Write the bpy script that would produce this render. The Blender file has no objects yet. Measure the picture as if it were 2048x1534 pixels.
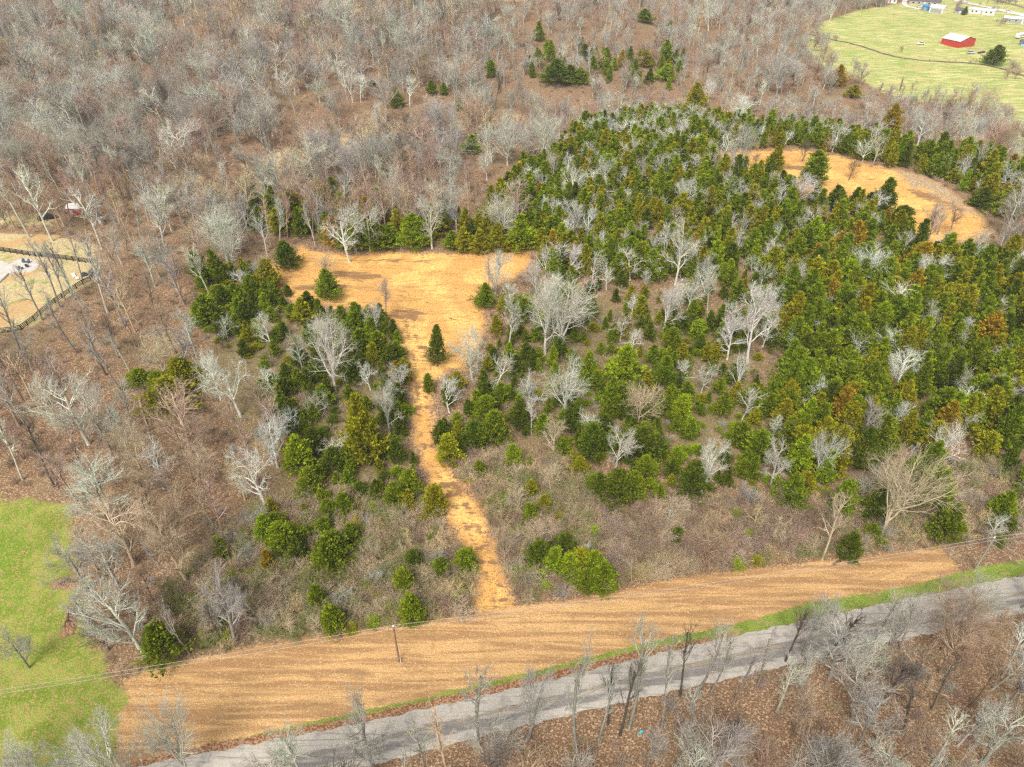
import bpy, math, random
import numpy as np
rnd = random.Random(7)
rng = np.random.default_rng(7)
S = bpy.context.scene
C = S.collection
# ------------------------------------------------------------------ camera, sky, sun, exposure
F = 1435.0; PITCH = math.radians(37.3); CAMZ = 105.0
cd = bpy.data.cameras.new('camera'); cam = bpy.data.objects.new('camera', cd); C.objects.link(cam)
cam.location = (0, 0, CAMZ); cam.rotation_euler = (math.pi/2 - PITCH, 0, 0)
cd.sensor_width = 36; cd.lens = 36*F/2048; cd.clip_start = 1; cd.clip_end = 6000
S.camera = cam
W = bpy.data.worlds.new('World'); S.world = W; W.use_nodes = True
wn = W.node_tree; wn.nodes.clear()
sky = wn.nodes.new('ShaderNodeTexSky'); sky.sky_type = 'NISHITA'; sky.sun_disc = False
SUN_EL, SUN_AZ = math.radians(52), math.radians(200)
sky.sun_elevation = SUN_EL; sky.sun_rotation = SUN_AZ
sky.dust_density = 4.0; sky.ozone_density = 0.6
bg = wn.nodes.new('ShaderNodeBackground'); bg.inputs[1].default_value = 0.110
wo = wn.nodes.new('ShaderNodeOutputWorld')
hs = wn.nodes.new('ShaderNodeHueSaturation'); hs.inputs['Saturation'].default_value = 0.25
wn.links.new(sky.outputs[0], hs.inputs['Color']); wn.links.new(hs.outputs[0], bg.inputs[0]); wn.links.new(bg.outputs[0], wo.inputs[0])
sl = bpy.data.lights.new('sun', 'SUN'); sl.energy = 2.3; sl.angle = math.radians(26); sl.color = (1.0, 0.95, 0.86)
so = bpy.data.objects.new('sun', sl); C.objects.link(so); so.location = (0, 0, 200)
so.rotation_euler = (math.pi/2 - SUN_EL, 0, math.pi - SUN_AZ)
S.view_settings.view_transform = 'Standard'; S.view_settings.look = 'None'
S.view_settings.exposure = 0.66; S.view_settings.gamma = 1.0
S.render.engine = 'CYCLES'
S.cycles.max_bounces = 4; S.cycles.diffuse_bounces = 2; S.cycles.transparent_max_bounces = 4
S.cycles.use_denoising = False; S.cycles.filter_width = 1.35

# ------------------------------------------------------------------ terrain and projection
def sst(a, b, x):
    t = np.clip((x-a)/(b-a), 0, 1); return t*t*(3-2*t)
def hgt(x, y):
    x = np.asarray(x, float); y = np.asarray(y, float)
    rd = 57 + 0.27*x                                   # distance of the road at this x
    h = 8.0*sst(25, 130, y-rd)
    h = h*(1 - sst(230, 330, y)*sst(-60, 160, x)*0.85)
    h = h + 9*np.exp(-((x-105)/95)**2 - ((y-262)/62)**2)
    h = h + 20*np.exp(-((x+120)/210)**2 - ((y-520)/120)**2)
    h = h - 5*np.exp(-((x+20)/200)**2 - ((y-345)/45)**2)
    k = sst(20, 60, np.abs(y-rd))
    h = h + k*(0.45*np.sin(x*0.071+1.3)*np.cos(y*0.063) + 0.25*np.sin(x*0.17+y*0.13) + 0.12*np.sin(x*0.41-y*0.37+2))
    return h
CP, SP = math.cos(PITCH), math.sin(PITCH)
def ray(px, py):
    a = (px-1024)/F; b = (py-767)/F
    return np.array([a, CP-b*SP, -SP-b*CP])
def at_many(px, py, dz=0.0):
    a = (np.asarray(px, float)-1024)/F; b = (np.asarray(py, float)-767)/F
    d = np.stack([a, CP-b*SP, -SP-b*CP], -1); t = np.full(a.shape, 30.0)
    for _ in range(60):
        g = CAMZ + d[..., 2]*t - hgt(d[..., 0]*t, d[..., 1]*t) - dz
        t = t + 0.55*g/(-d[..., 2])
    x = d[..., 0]*t; y = d[..., 1]*t
    return np.stack([x, y, hgt(x, y)+dz], -1)
def at(px, py, dz=0.0): return at_many([px], [py], dz)[0]
def depth(p): return p[1]*CP - (p[2]-CAMZ)*SP
def proj(x, y, z):
    dp = y*CP - (z-CAMZ)*SP
    return 1024 + F*x/dp, 767 - F*(y*SP + (z-CAMZ)*CP)/dp
def norm(v): return v/np.maximum(np.linalg.norm(v, axis=-1, keepdims=True), 1e-9)
def resample(pts, n):
    pts = np.array(pts); d = np.r_[0, np.cumsum(np.linalg.norm(np.diff(pts, axis=0), axis=1))]
    t = np.linspace(0, d[-1], n); return np.stack([np.interp(t, d, pts[:, i]) for i in range(pts.shape[1])], -1)
def smooth(p, k=9):
    q = p.copy()
    for _ in range(k): q[1:-1] = (q[:-2]+2*q[1:-1]+q[2:])/4
    return q
def world_poly(pts, step=25):
    out = []
    n = len(pts)
    for i in range(n):
        a = pts[i]; b = pts[(i+1) % n]
        m = max(1, int(math.hypot(b[0]-a[0], b[1]-a[1])/step))
        for k in range(m):
            out.append((a[0]+(b[0]-a[0])*k/m, a[1]+(b[1]-a[1])*k/m))
    out = np.array(out); return at_many(out[:, 0], out[:, 1])[:, :2]
def sdist(X, Y, poly):                                 # signed distance, positive inside
    x = X.ravel(); y = Y.ravel(); n = len(poly)
    inside = np.zeros(x.shape, bool); d2 = np.full(x.shape, 1e18)
    for i in range(n):
        x1, y1 = poly[i]; x2, y2 = poly[(i+1) % n]
        ex, ey = x2-x1, y2-y1; L = ex*ex+ey*ey+1e-9
        t = np.clip(((x-x1)*ex+(y-y1)*ey)/L, 0, 1)
        d2 = np.minimum(d2, (x-x1-t*ex)**2+(y-y1-t*ey)**2)
        c = ((y1 > y) != (y2 > y))
        with np.errstate(divide='ignore', invalid='ignore'):
            xi = (x2-x1)*(y-y1)/(y2-y1+1e-12)+x1
        inside ^= (c & (x < xi))
    return (np.where(inside, 1, -1)*np.sqrt(d2)).reshape(X.shape)

ROAD_TOP = [(-330, 1662), (0, 1592), (280, 1530), (680, 1456), (1024, 1378), (1348, 1299), (1700, 1221), (2048, 1150), (2400, 1086)]
ROAD_BOT = [(-330, 1790), (0, 1705), (400, 1608), (748, 1531), (1024, 1456), (1348, 1382), (1700, 1303), (2048, 1226), (2400, 1152)]
Z = dict(
 clearing=[(600,490),(640,504),(700,511),(790,504),(900,507),(1065,501),(1062,530),(1040,552),(1010,566),(985,574),(960,580),(962,610),(975,650),(955,700),(930,735),(890,748),(858,765),(862,800),(868,860),(875,900),(900,940),(935,975),(960,1010),(978,1060),(995,1100),(1008,1150),(1022,1200),(1040,1235),(940,1245),(955,1180),(948,1130),(925,1090),(900,1050),(885,1010),(850,960),(832,900),(823,830),(820,760),(815,710),(800,670),(780,635),(740,624),(700,612),(650,616),(590,612),(570,590),(555,560),(520,545),(540,522),(575,530),(590,505)],
 hill=[(1422,305),(1520,299),(1600,299),(1680,311),(1740,330),(1800,340),(1860,355),(1905,385),(1945,410),(1970,440),(1978,472),(1900,492),(1840,482),(1790,430),(1720,402),(1650,396),(1560,352),(1490,354)],
 strip=[(245,1362),(300,1340),(400,1315),(560,1282),(700,1265),(850,1246),(1000,1217),(1200,1190),(1350,1157),(1500,1136),(1650,1121),(1800,1105),(1880,1090),(1930,1152),(1780,1197),(1620,1218),(1500,1254),(1350,1290),(1200,1326),(1060,1360),(950,1386),(830,1414),(700,1440),(600,1458),(480,1484),(330,1514),(230,1534),(240,1430),(262,1398)],
 verge=[(1960,1135),(1780,1180),(1620,1205),(1500,1240),(1350,1272),(1200,1308),(1060,1344),(950,1370),(830,1399),(700,1427),(600,1449),(480,1476),(330,1508),(200,1545),(-300,1650),(-300,1665),(0,1592),(280,1531),(680,1457),(1024,1379),(1348,1300),(1700,1222),(2048,1151),(2400,1087),(2400,1050),(2048,1118)],
 lawn=[(-400,1000),(60,1000),(135,1012),(145,1100),(160,1180),(175,1250),(215,1340),(262,1398),(245,1470),(215,1545),(-300,1660),(-500,1400)],
 pasture=[(1612,95),(1640,45),(1720,20),(1830,2),(1860,-70),(2600,-70),(2600,420),(2048,262),(2048,330),(1975,212),(1800,200),(1720,160),(1640,130)],
 yard=[(-300,468),(0,466),(110,470),(190,490),(212,520),(205,548),(170,572),(120,608),(60,655),(0,668),(-300,700)],
 tan=[(480,330),(600,288),(760,252),(900,240),(1055,226),(1055,243),(900,264),(800,290),(640,335),(500,350)],
 crest=[(640,45),(700,28),(800,12),(950,6),(1130,-2),(1130,-30),(640,-30)],
 rocky=[(1795,340),(1860,352),(1905,382),(1948,412),(1960,440),(1900,410),(1850,385),(1800,362)],
 olive=[(420,1060),(600,960),(800,940),(860,1010),(930,1140),(900,1235),(600,1270),(400,1300),(330,1300),(330,1200)],
 olivemid=[(420,600),(560,620),(650,640),(780,650),(810,740),(825,900),(860,1010),(700,1040),(560,960),(440,800)],
 oliveright=[(900,800),(985,680),(1100,560),(1300,560),(1560,660),(1600,860),(1500,960),(1300,980),(1100,940),(900,900)],
 vine=[(985,925),(1060,930),(1075,990),(1040,1030),(985,1020)],
 woodyard=[(-300,425),(60,425),(120,432),(140,455),(0,462),(-300,465)],
 streamline=[(1632,75),(1700,88),(1750,100),(1800,117),(1850,122),(1900,124),(2000,135),(2070,160),(2070,166),(2000,139),(1900,127),(1850,125),(1795,120),(1745,104),(1695,92),(1630,80)],
)
SCUFFS = [[(640, 541), (700, 543), (760, 548), (762, 556), (715, 560), (650, 552)], [(585, 572), (640, 566), (690, 572), (680, 580), (600, 582)], [(780, 622), (830, 618), (850, 626), (820, 636), (790, 640)],
 [(1500, 330), (1560, 326), (1640, 336), (1640, 342), (1520, 338)], [(1800, 372), (1870, 388), (1930, 420), (1920, 428), (1840, 396)], [(845, 690), (870, 700), (872, 730), (858, 740), (848, 715)], [(720, 520), (800, 517), (860, 522), (800, 526)]]
ZP = {k: world_poly(v, 12) for k, v in Z.items()}
ZP['road'] = np.array([at(*p)[:2] for p in ROAD_TOP] + [at(*p)[:2] for p in ROAD_BOT[::-1]])

def tag(o, label=None, cat=None, group=None, kind=None):
    if label: o['label'] = label
    if cat: o['category'] = cat
    if group: o['group'] = group
    if kind: o['kind'] = kind
    return o
def mesh_obj(name, V, Fc, mat, parent=None, smooth=False):
    me = bpy.data.meshes.new(name)
    me.from_pydata([tuple(map(float, v)) for v in V], [], Fc); me.update()
    if mat: me.materials.append(mat)
    if smooth: me.polygons.foreach_set('use_smooth', [True]*len(me.polygons))
    o = bpy.data.objects.new(name, me); C.objects.link(o)
    if parent: o.parent = parent
    return o
def np_mesh(name, V, Q, mats, smooth=False, attrs=None, matidx=None):   # V (n,3), Q (m,k) all faces same size
    me = bpy.data.meshes.new(name); n, m, k = len(V), len(Q), Q.shape[1]
    me.vertices.add(n); me.vertices.foreach_set('co', np.asarray(V, np.float32).ravel())
    me.loops.add(m*k); me.loops.foreach_set('vertex_index', np.asarray(Q, np.int32).ravel())
    me.polygons.add(m); me.polygons.foreach_set('loop_start', np.arange(0, m*k, k, dtype=np.int32))
    me.polygons.foreach_set('loop_total', np.full(m, k, np.int32))
    if smooth: me.polygons.foreach_set('use_smooth', np.ones(m, bool))
    for mt in mats: me.materials.append(mt)
    if matidx is not None: me.polygons.foreach_set('material_index', np.asarray(matidx, np.int32))
    me.update(calc_edges=True)
    for an, data in (attrs or {}).items():
        if data.ndim == 2:
            a = me.attributes.new(an, 'FLOAT_COLOR', 'POINT'); a.data.foreach_set('color', np.asarray(data, np.float32).ravel())
        else:
            a = me.attributes.new(an, 'FLOAT', 'POINT'); a.data.foreach_set('value', np.asarray(data, np.float32))
    return me
def empty(name, loc, rz=0.0):
    o = bpy.data.objects.new(name, None); C.objects.link(o); o.location = tuple(map(float, loc)); o.rotation_euler = (0, 0, rz)
    o.empty_display_size = 0.3
    return o

# ------------------------------------------------------------------ materials
class NT:
    def __init__(s, name):
        s.m = bpy.data.materials.new(name); s.m.use_nodes = True; s.t = s.m.node_tree; s.t.nodes.clear()
        s.out = s.n('ShaderNodeOutputMaterial'); s.b = s.n('ShaderNodeBsdfPrincipled')
        s.l(s.b.outputs[0], s.out.inputs[0]); s.b.inputs['Specular IOR Level'].default_value = 0.2
        s.b.inputs['Roughness'].default_value = 0.85
    def n(s, t, **kw):
        x = s.t.nodes.new(t)
        for k, v in kw.items(): setattr(x, k, v)
        return x
    def l(s, a, b): s.t.links.new(a, b)
    def sock(s, v, dst):
        if isinstance(v, bpy.types.NodeSocket): s.l(v, dst)
        elif isinstance(v, (tuple, list)) and len(v) == 3 and dst.type == 'RGBA': dst.default_value = (*v, 1)
        else: dst.default_value = v
    def mix(s, f, a, b, mode='MIX'):
        x = s.n('ShaderNodeMix', data_type='RGBA', blend_type=mode)
        s.sock(f, x.inputs[0]); s.sock(a, x.inputs[6]); s.sock(b, x.inputs[7]); return x.outputs[2]
    def math(s, op, a, b=0.0, c=None):
        x = s.n('ShaderNodeMath', operation=op); s.sock(a, x.inputs[0]); s.sock(b, x.inputs[1])
        if c is not None: s.sock(c, x.inputs[2])
        return x.outputs[0]
    def rng(s, v, a, b, c=0.0, d=1.0):
        x = s.n('ShaderNodeMapRange', interpolation_type='SMOOTHSTEP'); s.sock(v, x.inputs[0])
        for i, q in enumerate((a, b, c, d)): x.inputs[i+1].default_value = q
        return x.outputs[0]
    def pos(s): return s.n('ShaderNodeNewGeometry').outputs['Position']
    def obj(s): return s.n('ShaderNodeTexCoord').outputs['Object']
    def noise(s, vec, scale, detail=4, rough=0.6, dist=0.0):
        x = s.n('ShaderNodeTexNoise'); s.l(vec, x.inputs['Vector']); x.inputs['Scale'].default_value = scale
        x.inputs['Detail'].default_value = detail; x.inputs['Roughness'].default_value = rough; x.inputs['Distortion'].default_value = dist
        return x.outputs[0]
    def vor(s, vec, scale, out='Distance'):
        x = s.n('ShaderNodeTexVoronoi'); s.l(vec, x.inputs['Vector']); x.inputs['Scale'].default_value = scale; return x.outputs[out]
    def mapv(s, vec, rot=0.0, sc=(1, 1, 1)):
        x = s.n('ShaderNodeMapping'); s.l(vec, x.inputs[0]); x.inputs['Rotation'].default_value = (0, 0, rot); x.inputs['Scale'].default_value = sc
        return x.outputs[0]
    def sep(s, col):
        x = s.n('ShaderNodeSeparateColor'); s.l(col, x.inputs[0]); return x.outputs
    def attr(s, name, out='Color'):
        return s.n('ShaderNodeAttribute', attribute_name=name).outputs[out]
    def color(s, c): s.sock(c, s.b.inputs['Base Color'])
    def bump(s, h, strength=0.5, dist=0.1):
        x = s.n('ShaderNodeBump'); x.inputs['Strength'].default_value = strength; x.inputs['Distance'].default_value = dist
        s.l(h, x.inputs['Height']); s.l(x.outputs[0], s.b.inputs['Normal'])

def simple(name, col, var=0.15, scale=3.0, rough=0.7, spec=0.2, metal=0.0):
    m = NT(name); n = m.noise(m.obj(), scale, 3)
    d = tuple(c*(1-var) for c in col); l = tuple(min(1, c*(1+var)) for c in col)
    m.color(m.mix(m.rng(n, 0.3, 0.7), d, l)); m.b.inputs['Roughness'].default_value = rough
    m.b.inputs['Specular IOR Level'].default_value = spec; m.b.inputs['Metallic'].default_value = metal
    return m.m

def ground_material():
    m = NT('ground_cover'); p = m.pos()
    A = m.sep(m.attr('zone_a')); B = m.sep(m.attr('zone_b')); D = m.sep(m.attr('zone_c'))
    big = m.noise(p, 0.045, 4); mid = m.noise(p, 0.28, 4); fine = m.noise(p, 1.6, 3, 0.7); leaf = m.vor(p, 5.0, 'Color'); leaf2 = m.noise(p, 4.5, 2, 0.7)
    lr = m.sep(leaf)
    edge = m.math('MULTIPLY', m.math('SUBTRACT', m.math('ADD', m.math('MULTIPLY', mid, 0.5), m.math('MULTIPLY', fine, 0.5)), 0.5), 1.5)
    def mask(v, lo=0.38, hi=0.62): return m.rng(m.math('ADD', v, edge), lo, hi)
    # leaf litter under the trees
    c = m.mix(m.rng(leaf2, 0.3, 0.7), (0.095, 0.056, 0.030), (0.34, 0.212, 0.122))
    c = m.mix(m.rng(lr[0], 0.72, 0.95), c, (0.50, 0.34, 0.215))
    c = m.mix(m.rng(fine, 0.52, 0.72, 0, 0.55), c, (0.085, 0.060, 0.035))
    c = m.mix(m.rng(big, 0.5, 0.68, 0, 0.55), c, m.mix(leaf2, (0.16, 0.12, 0.06), (0.33, 0.25, 0.15)))
    c = m.mix(m.rng(mid, 0.6, 0.78, 0, 0.5), c, (0.09, 0.11, 0.025))
    # olive, mossy undergrowth floor
    ol = m.mix(m.rng(fine, 0.35, 0.65), (0.070, 0.080, 0.022), (0.23, 0.19, 0.09))
    c = m.mix(m.math('MULTIPLY', mask(D[0]), 0.6), c, ol)
    c = m.mix(m.math('MULTIPLY', mask(D[2]), 0.8), c, m.mix(fine, (0.06, 0.13, 0.02), (0.16, 0.25, 0.05)))
    # pale yard
    yd = m.mix(m.rng(fine, 0.35, 0.65), (0.60, 0.47, 0.26), (0.42, 0.34, 0.17))
    yd = m.mix(m.rng(mid, 0.52, 0.7), yd, (0.24, 0.29, 0.07)); yd = m.mix(m.rng(big, 0.55, 0.62, 0, 0.7), yd, (0.50, 0.30, 0.13))
    c = m.mix(mask(D[1]), c, yd)
    # pasture
    st = m.noise(m.mapv(p, 0.12, (0.10, 0.5, 1)), 1.0, 4)
    pa = m.mix(m.rng(st, 0.4, 0.62), (0.29, 0.35, 0.095), (0.55, 0.51, 0.22))
    pa = m.mix(m.rng(big, 0.50, 0.64, 0, 0.65), pa, (0.25, 0.34, 0.07)); pa = m.mix(m.rng(m.noise(p, 0.09, 5, 0.7), 0.50, 0.62, 0, 0.6), pa, (0.54, 0.41, 0.19))
    c = m.mix(mask(B[1]), c, pa)
    # lawn with fallen leaves
    la = m.mix(m.rng(mid, 0.35, 0.65), (0.17, 0.235, 0.025), (0.33, 0.35, 0.075))
    la = m.mix(m.rng(big, 0.5, 0.62, 0, 0.7), la, (0.15, 0.26, 0.02)); la = m.mix(m.rng(leaf2, 0.4, 0.62, 0, 0.6), la, (0.10, 0.17, 0.015))
    la = m.mix(m.rng(lr[1], 0.74, 0.88), la, (0.40, 0.25, 0.12))
    c = m.mix(mask(A[2]), c, la)
    # tan pasture strips far back
    c = m.mix(mask(B[2]), c, m.mix(m.rng(fine, 0.3, 0.7), (0.62, 0.42, 0.20), (0.42, 0.29, 0.14)))
    # orange mulched clearings and track
    rut = m.noise(m.mapv(p, 0.12, (0.16, 0.8, 1)), 0.55, 6, 0.7, 1.2); soft = m.noise(p, 0.10, 4, 0.6)
    so_ = m.mix(m.rng(leaf2, 0.25, 0.75), (0.50, 0.245, 0.065), (0.80, 0.47, 0.16))
    so_ = m.mix(m.rng(soft, 0.46, 0.62, 0, 0.8), so_, m.mix(m.rng(fine, 0.3, 0.7), (0.70, 0.40, 0.10), (0.95, 0.62, 0.22)))
    so_ = m.mix(m.rng(rut, 0.50, 0.63, 0, 0.75), so_, m.mix(fine, (0.33, 0.16, 0.055), (0.56, 0.33, 0.13)))
    so_ = m.mix(m.rng(lr[2], 0.84, 0.95, 0, 0.7), so_, (0.20, 0.10, 0.045))
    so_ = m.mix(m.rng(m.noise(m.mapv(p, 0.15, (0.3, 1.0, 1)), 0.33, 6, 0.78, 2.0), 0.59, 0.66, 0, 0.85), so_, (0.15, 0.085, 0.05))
    so_ = m.mix(m.math('MULTIPLY', m.rng(m.math('ADD', m.attr('scuff', 'Fac'), m.math('MULTIPLY', m.math('SUBTRACT', rut, 0.5), 2.5)), 0.4, 0.7), 0.8), so_, m.mix(fine, (0.12, 0.07, 0.045), (0.30, 0.17, 0.09)))
    so_ = m.mix(m.rng(A[0], 0.50, 0.85, 0.45, 0.0), so_, m.mix(fine, (0.30, 0.15, 0.07), (0.48, 0.27, 0.13)))
    c = m.mix(m.rng(m.math('ADD', A[0], m.math('MULTIPLY', edge, 1.8)), 0.36, 0.64), c, so_)
    c = m.mix(m.math('MULTIPLY', m.rng(m.math('ADD', B[0], m.math('MULTIPLY', edge, 2.2)), 0.5, 0.8), 0.85), c, m.mix(m.rng(lr[1], 0.72, 0.9), m.mix(fine, (0.22, 0.15, 0.085), (0.40, 0.28, 0.16)), (0.58, 0.53, 0.46)))
    # mown strip beside the road
    ms = m.noise(m.mapv(p, -0.262, (0.045, 0.65, 1)), 1.0, 4, 0.6, 0.9)
    sp = m.mix(m.rng(leaf2, 0.3, 0.7), (0.44, 0.25, 0.095), (0.68, 0.43, 0.20))
    sp = m.mix(m.rng(ms, 0.40, 0.58, 0.0, 0.7), sp, (0.28, 0.15, 0.07)); sp = m.mix(m.rng(lr[0], 0.88, 0.96, 0, 0.35), sp, (0.78, 0.58, 0.34)); sp = m.mix(m.rng(m.noise(m.mapv(p, -0.262, (0.12, 0.5, 1)), 0.5, 5, 0.7, 1.0), 0.54, 0.68, 0, 0.6), sp, (0.27, 0.16, 0.08))
    sp = m.mix(m.rng(mid, 0.55, 0.75, 0, 0.6), sp, (0.30, 0.18, 0.08))
    c = m.mix(mask(A[1]), c, sp)
    # green verge, leafier against the asphalt
    vg = m.mix(m.rng(m.math('ADD', m.math('MULTIPLY', leaf2, 0.6), m.math('MULTIPLY', mid, 0.4)), 0.36, 0.62), (0.09, 0.15, 0.018), (0.27, 0.33, 0.06))
    vg = m.mix(m.rng(m.noise(p, 0.55, 5, 0.7), 0.50, 0.64, 0, 0.6), vg, m.mix(fine, (0.34, 0.22, 0.10), (0.50, 0.36, 0.18)))
    vg = m.mix(m.rng(m.math('ADD', m.attr('leafy', 'Fac'), m.math('MULTIPLY', edge, 0.8)), 0.35, 0.65), vg, m.mix(m.rng(lr[0], 0.3, 0.8), (0.20, 0.09, 0.045), (0.42, 0.25, 0.14)))
    c = m.mix(mask(m.attr('verge', 'Fac')), c, vg)
    m.color(c); m.b.inputs['Roughness'].default_value = 0.95; m.b.inputs['Specular IOR Level'].default_value = 0.1
    m.bump(m.math('ADD', m.math('MULTIPLY', leaf2, 0.6), fine), 0.7, 0.25)
    return m.m
GM = ground_material()

# ------------------------------------------------------------------ the ground, one grid split into zones
def axis(pts):
    out = [pts[0][0]]
    for (a, b, st) in [(pts[i][0], pts[i+1][0], pts[i][1]) for i in range(len(pts)-1)]:
        n = max(1, int(round((b-a)/st))); out += list(a+(b-a)*(np.arange(n)+1)/n)
    return np.array(out)
gx = axis([(-1500, 60), (-500, 8), (-200, 1.6), (-90, 0.7), (90, 1.2), (200, 3.0), (420, 20), (1500, 1)])
gy = axis([(-200, 10), (30, 0.6), (110, 0.8), (230, 1.2), (400, 3), (720, 25), (2400, 1)])
GX, GY = np.meshgrid(gx, gy); GZ = hgt(GX, GY)
def msk(k, w): return np.clip(0.5 + sdist(GX, GY, ZP[k])/(2*w), 0, 1)
M = {k: msk(k, w) for k, w in dict(clearing=2.6, hill=4.5, strip=1.3, verge=0.8, lawn=4.0, pasture=5, yard=3, tan=8, crest=10, rocky=4, olive=12, olivemid=14, oliveright=20, vine=3, woodyard=6, streamline=2, road=0.5).items()}
sroad = sdist(GX, GY, ZP['road'])
scuff = np.zeros_like(GX)
for pl in SCUFFS: scuff = np.maximum(scuff, np.clip(0.55+sdist(GX, GY, world_poly(pl, 12))/3.0, 0, 0.8))
ctr = smooth(resample(at_many(*zip((1003, 1228), (988, 1160), (966, 1095), (935, 1035), (903, 975), (868, 925), (850, 870), (845, 820), (843, 770), (836, 715), (822, 665), (815, 620)))[:, :2], 60), 6)
for sd_ in (-0.95, 0.95):
    d_ = norm(np.gradient(ctr, axis=0)); rut_ = ctr+np.stack([-d_[:, 1], d_[:, 0]], -1)*sd_
    scuff = np.maximum(scuff, np.clip(0.62+sdist(GX, GY, np.vstack([rut_+0.22, rut_[::-1]-0.22]))/1.4, 0, 0.55))
leafy = np.clip(1.25 - (-sroad)/1.7, 0, 1)*(1-sst(10, 60, GX))
za = np.stack([np.maximum(M['clearing'], M['hill']), M['strip'], M['lawn'], np.ones_like(GX)], -1).reshape(-1, 4)
zb = np.stack([M['rocky'], M['pasture'], np.maximum(M['tan'], M['crest'])*0.9, np.ones_like(GX)], -1).reshape(-1, 4)
zc = np.stack([np.maximum(np.maximum(M['olive'], M['streamline']), np.maximum(M['olivemid'], M['oliveright']*0.75)), np.maximum(M['yard'], M['woodyard']*0.7), M['vine'], np.ones_like(GX)], -1).reshape(-1, 4)
V = np.stack([GX, GY, GZ], -1).reshape(-1, 3)
ny, nx = GX.shape
idx = np.arange(ny*nx).reshape(ny, nx)
Q = np.stack([idx[:-1, :-1], idx[:-1, 1:], idx[1:, 1:], idx[1:, :-1]], -1).reshape(-1, 4)
def cellm(a): return ((a[:-1, :-1]+a[1:, :-1]+a[:-1, 1:]+a[1:, 1:])/4).ravel()
zone = np.zeros(len(Q), int)
for zi, k in ((1, 'pasture'), (2, 'lawn'), (3, 'yard'), (4, 'verge'), (5, 'strip'), (6, 'clearing'), (7, 'hill')):
    zone[cellm(M[k]) > 0.5] = zi
for zi, nm in enumerate(('forest_floor', 'pasture', 'lawn', 'yard_ground', 'road_verge', 'mown_strip', 'dirt_track_and_clearing', 'hilltop_clearing')):
    q = Q[zone == zi]; u, inv = np.unique(q, return_inverse=True)
    me = np_mesh(nm, V[u], inv.reshape(q.shape), [GM], True, {'zone_a': za[u], 'zone_b': zb[u], 'zone_c': zc[u], 'leafy': leafy.ravel()[u], 'verge': M['verge'].ravel()[u], 'scuff': scuff.ravel()[u]})
    o = bpy.data.objects.new(nm, me); C.objects.link(o); tag(o, kind='structure')

# ------------------------------------------------------------------ road
rt = smooth(resample([at(*p)[:2] for p in ROAD_TOP], 160), 40); rb = smooth(resample([at(*p)[:2] for p in ROAD_BOT], 160), 40)
def strip_mesh(name, a, b, nv, dz, mat, kind=None, rag=0.0):
    n = len(a); Vv = []; Ff = []
    for i in range(n):
        for j in range(nv+1):
            t = j/nv; q = a[i]*(1-t)+b[i]*t
            if rag and j in (0, nv): q = q + (a[i]-b[i])*(rnd.uniform(-1, 1)*rag)*(1 if j == 0 else -1)
            Vv.append((q[0], q[1], float(hgt(q[0], q[1]))+dz))
    for i in range(n-1):
        for j in range(nv):
            k = i*(nv+1)+j; Ff.append((k, k+1, k+nv+2, k+nv+1))
    o = mesh_obj(name, Vv, Ff, mat)
    if kind: tag(o, kind=kind)
    return o
def road_material():
    m = NT('worn_asphalt'); p = m.pos(); q = m.mapv(p, -0.262, (1, 1, 1))
    st = m.noise(m.mapv(p, -0.262, (0.03, 0.9, 1)), 1.0, 4, 0.65, 0.4); g = m.noise(p, 7, 3, 0.8); pat = m.noise(p, 0.5, 4)
    lane = m.attr('lane', 'Fac')
    light = m.mix(m.rng(g, 0.3, 0.7), (0.36, 0.325, 0.28), (0.54, 0.49, 0.42)); dark = m.mix(m.rng(g, 0.3, 0.7), (0.16, 0.145, 0.135), (0.30, 0.27, 0.245))
    f = m.rng(m.math('ADD', lane, m.math('MULTIPLY', m.math('SUBTRACT', st, 0.5), 1.3)), 0.35, 0.65)
    c = m.mix(f, light, dark); c = m.mix(m.rng(pat, 0.50, 0.68, 0, 0.45), c, (0.15, 0.138, 0.13)); c = m.mix(m.rng(m.noise(m.mapv(p, -0.262, (0.08, 2.2, 1)), 1.0, 5, 0.75, 0.5), 0.52, 0.66, 0, 0.6), c, (0.14, 0.128, 0.12))
    c = m.mix(m.rng(m.vor(p, 0.9), 0.0, 0.03, 0.5, 0), c, (0.1, 0.09, 0.085))
    m.color(c); m.bump(g, 0.3, 0.03); return m.m
RM = road_material()
rn = 160; Nv = 14; rr = []; lane = []; Ff = []
rt2 = resample(rt, 400); rb2 = resample(rb, 400)
prof = [0.25, 0.05, 0.0, 0.1, 0.05, 0.15, 0.45, 0.72, 0.5, 0.62, 0.78, 0.5, 0.25, 0.1, 0.3]
for i in range(400):
    for j in range(Nv+1):
        t = j/Nv; q_ = rt2[i]*(1-t)+rb2[i]*t
        if j in (0, Nv): q_ = q_ + (rt2[i]-rb2[i])*(0.02*math.sin(i*0.7+j)+rnd.uniform(-1, 1)*0.022)*(1 if j == 0 else -1)
        rr.append((q_[0], q_[1], float(hgt(q_[0], q_[1]))+0.07+0.05*math.sin(math.pi*t)-(0.05 if j in (0, Nv) else 0))); lane.append(prof[j])
for i in range(399):
    for j in range(Nv):
        k = i*(Nv+1)+j; Ff.append((k, k+1, k+Nv+2, k+Nv+1))
road = bpy.data.objects.new('road', np_mesh('road', np.array(rr), np.array(Ff), [RM], True, {'lane': np.array(lane)})); C.objects.link(road); tag(road, kind='structure')
def paint_material():
    m = NT('faded_yellow_paint'); p = m.pos()
    m.color(m.mix(m.rng(m.noise(p, 0.35, 5, 0.8), 0.38, 0.54), (0.50, 0.34, 0.11), (0.27, 0.24, 0.20))); return m.m
PMat = paint_material(); Vv = []; Ff = []
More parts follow.
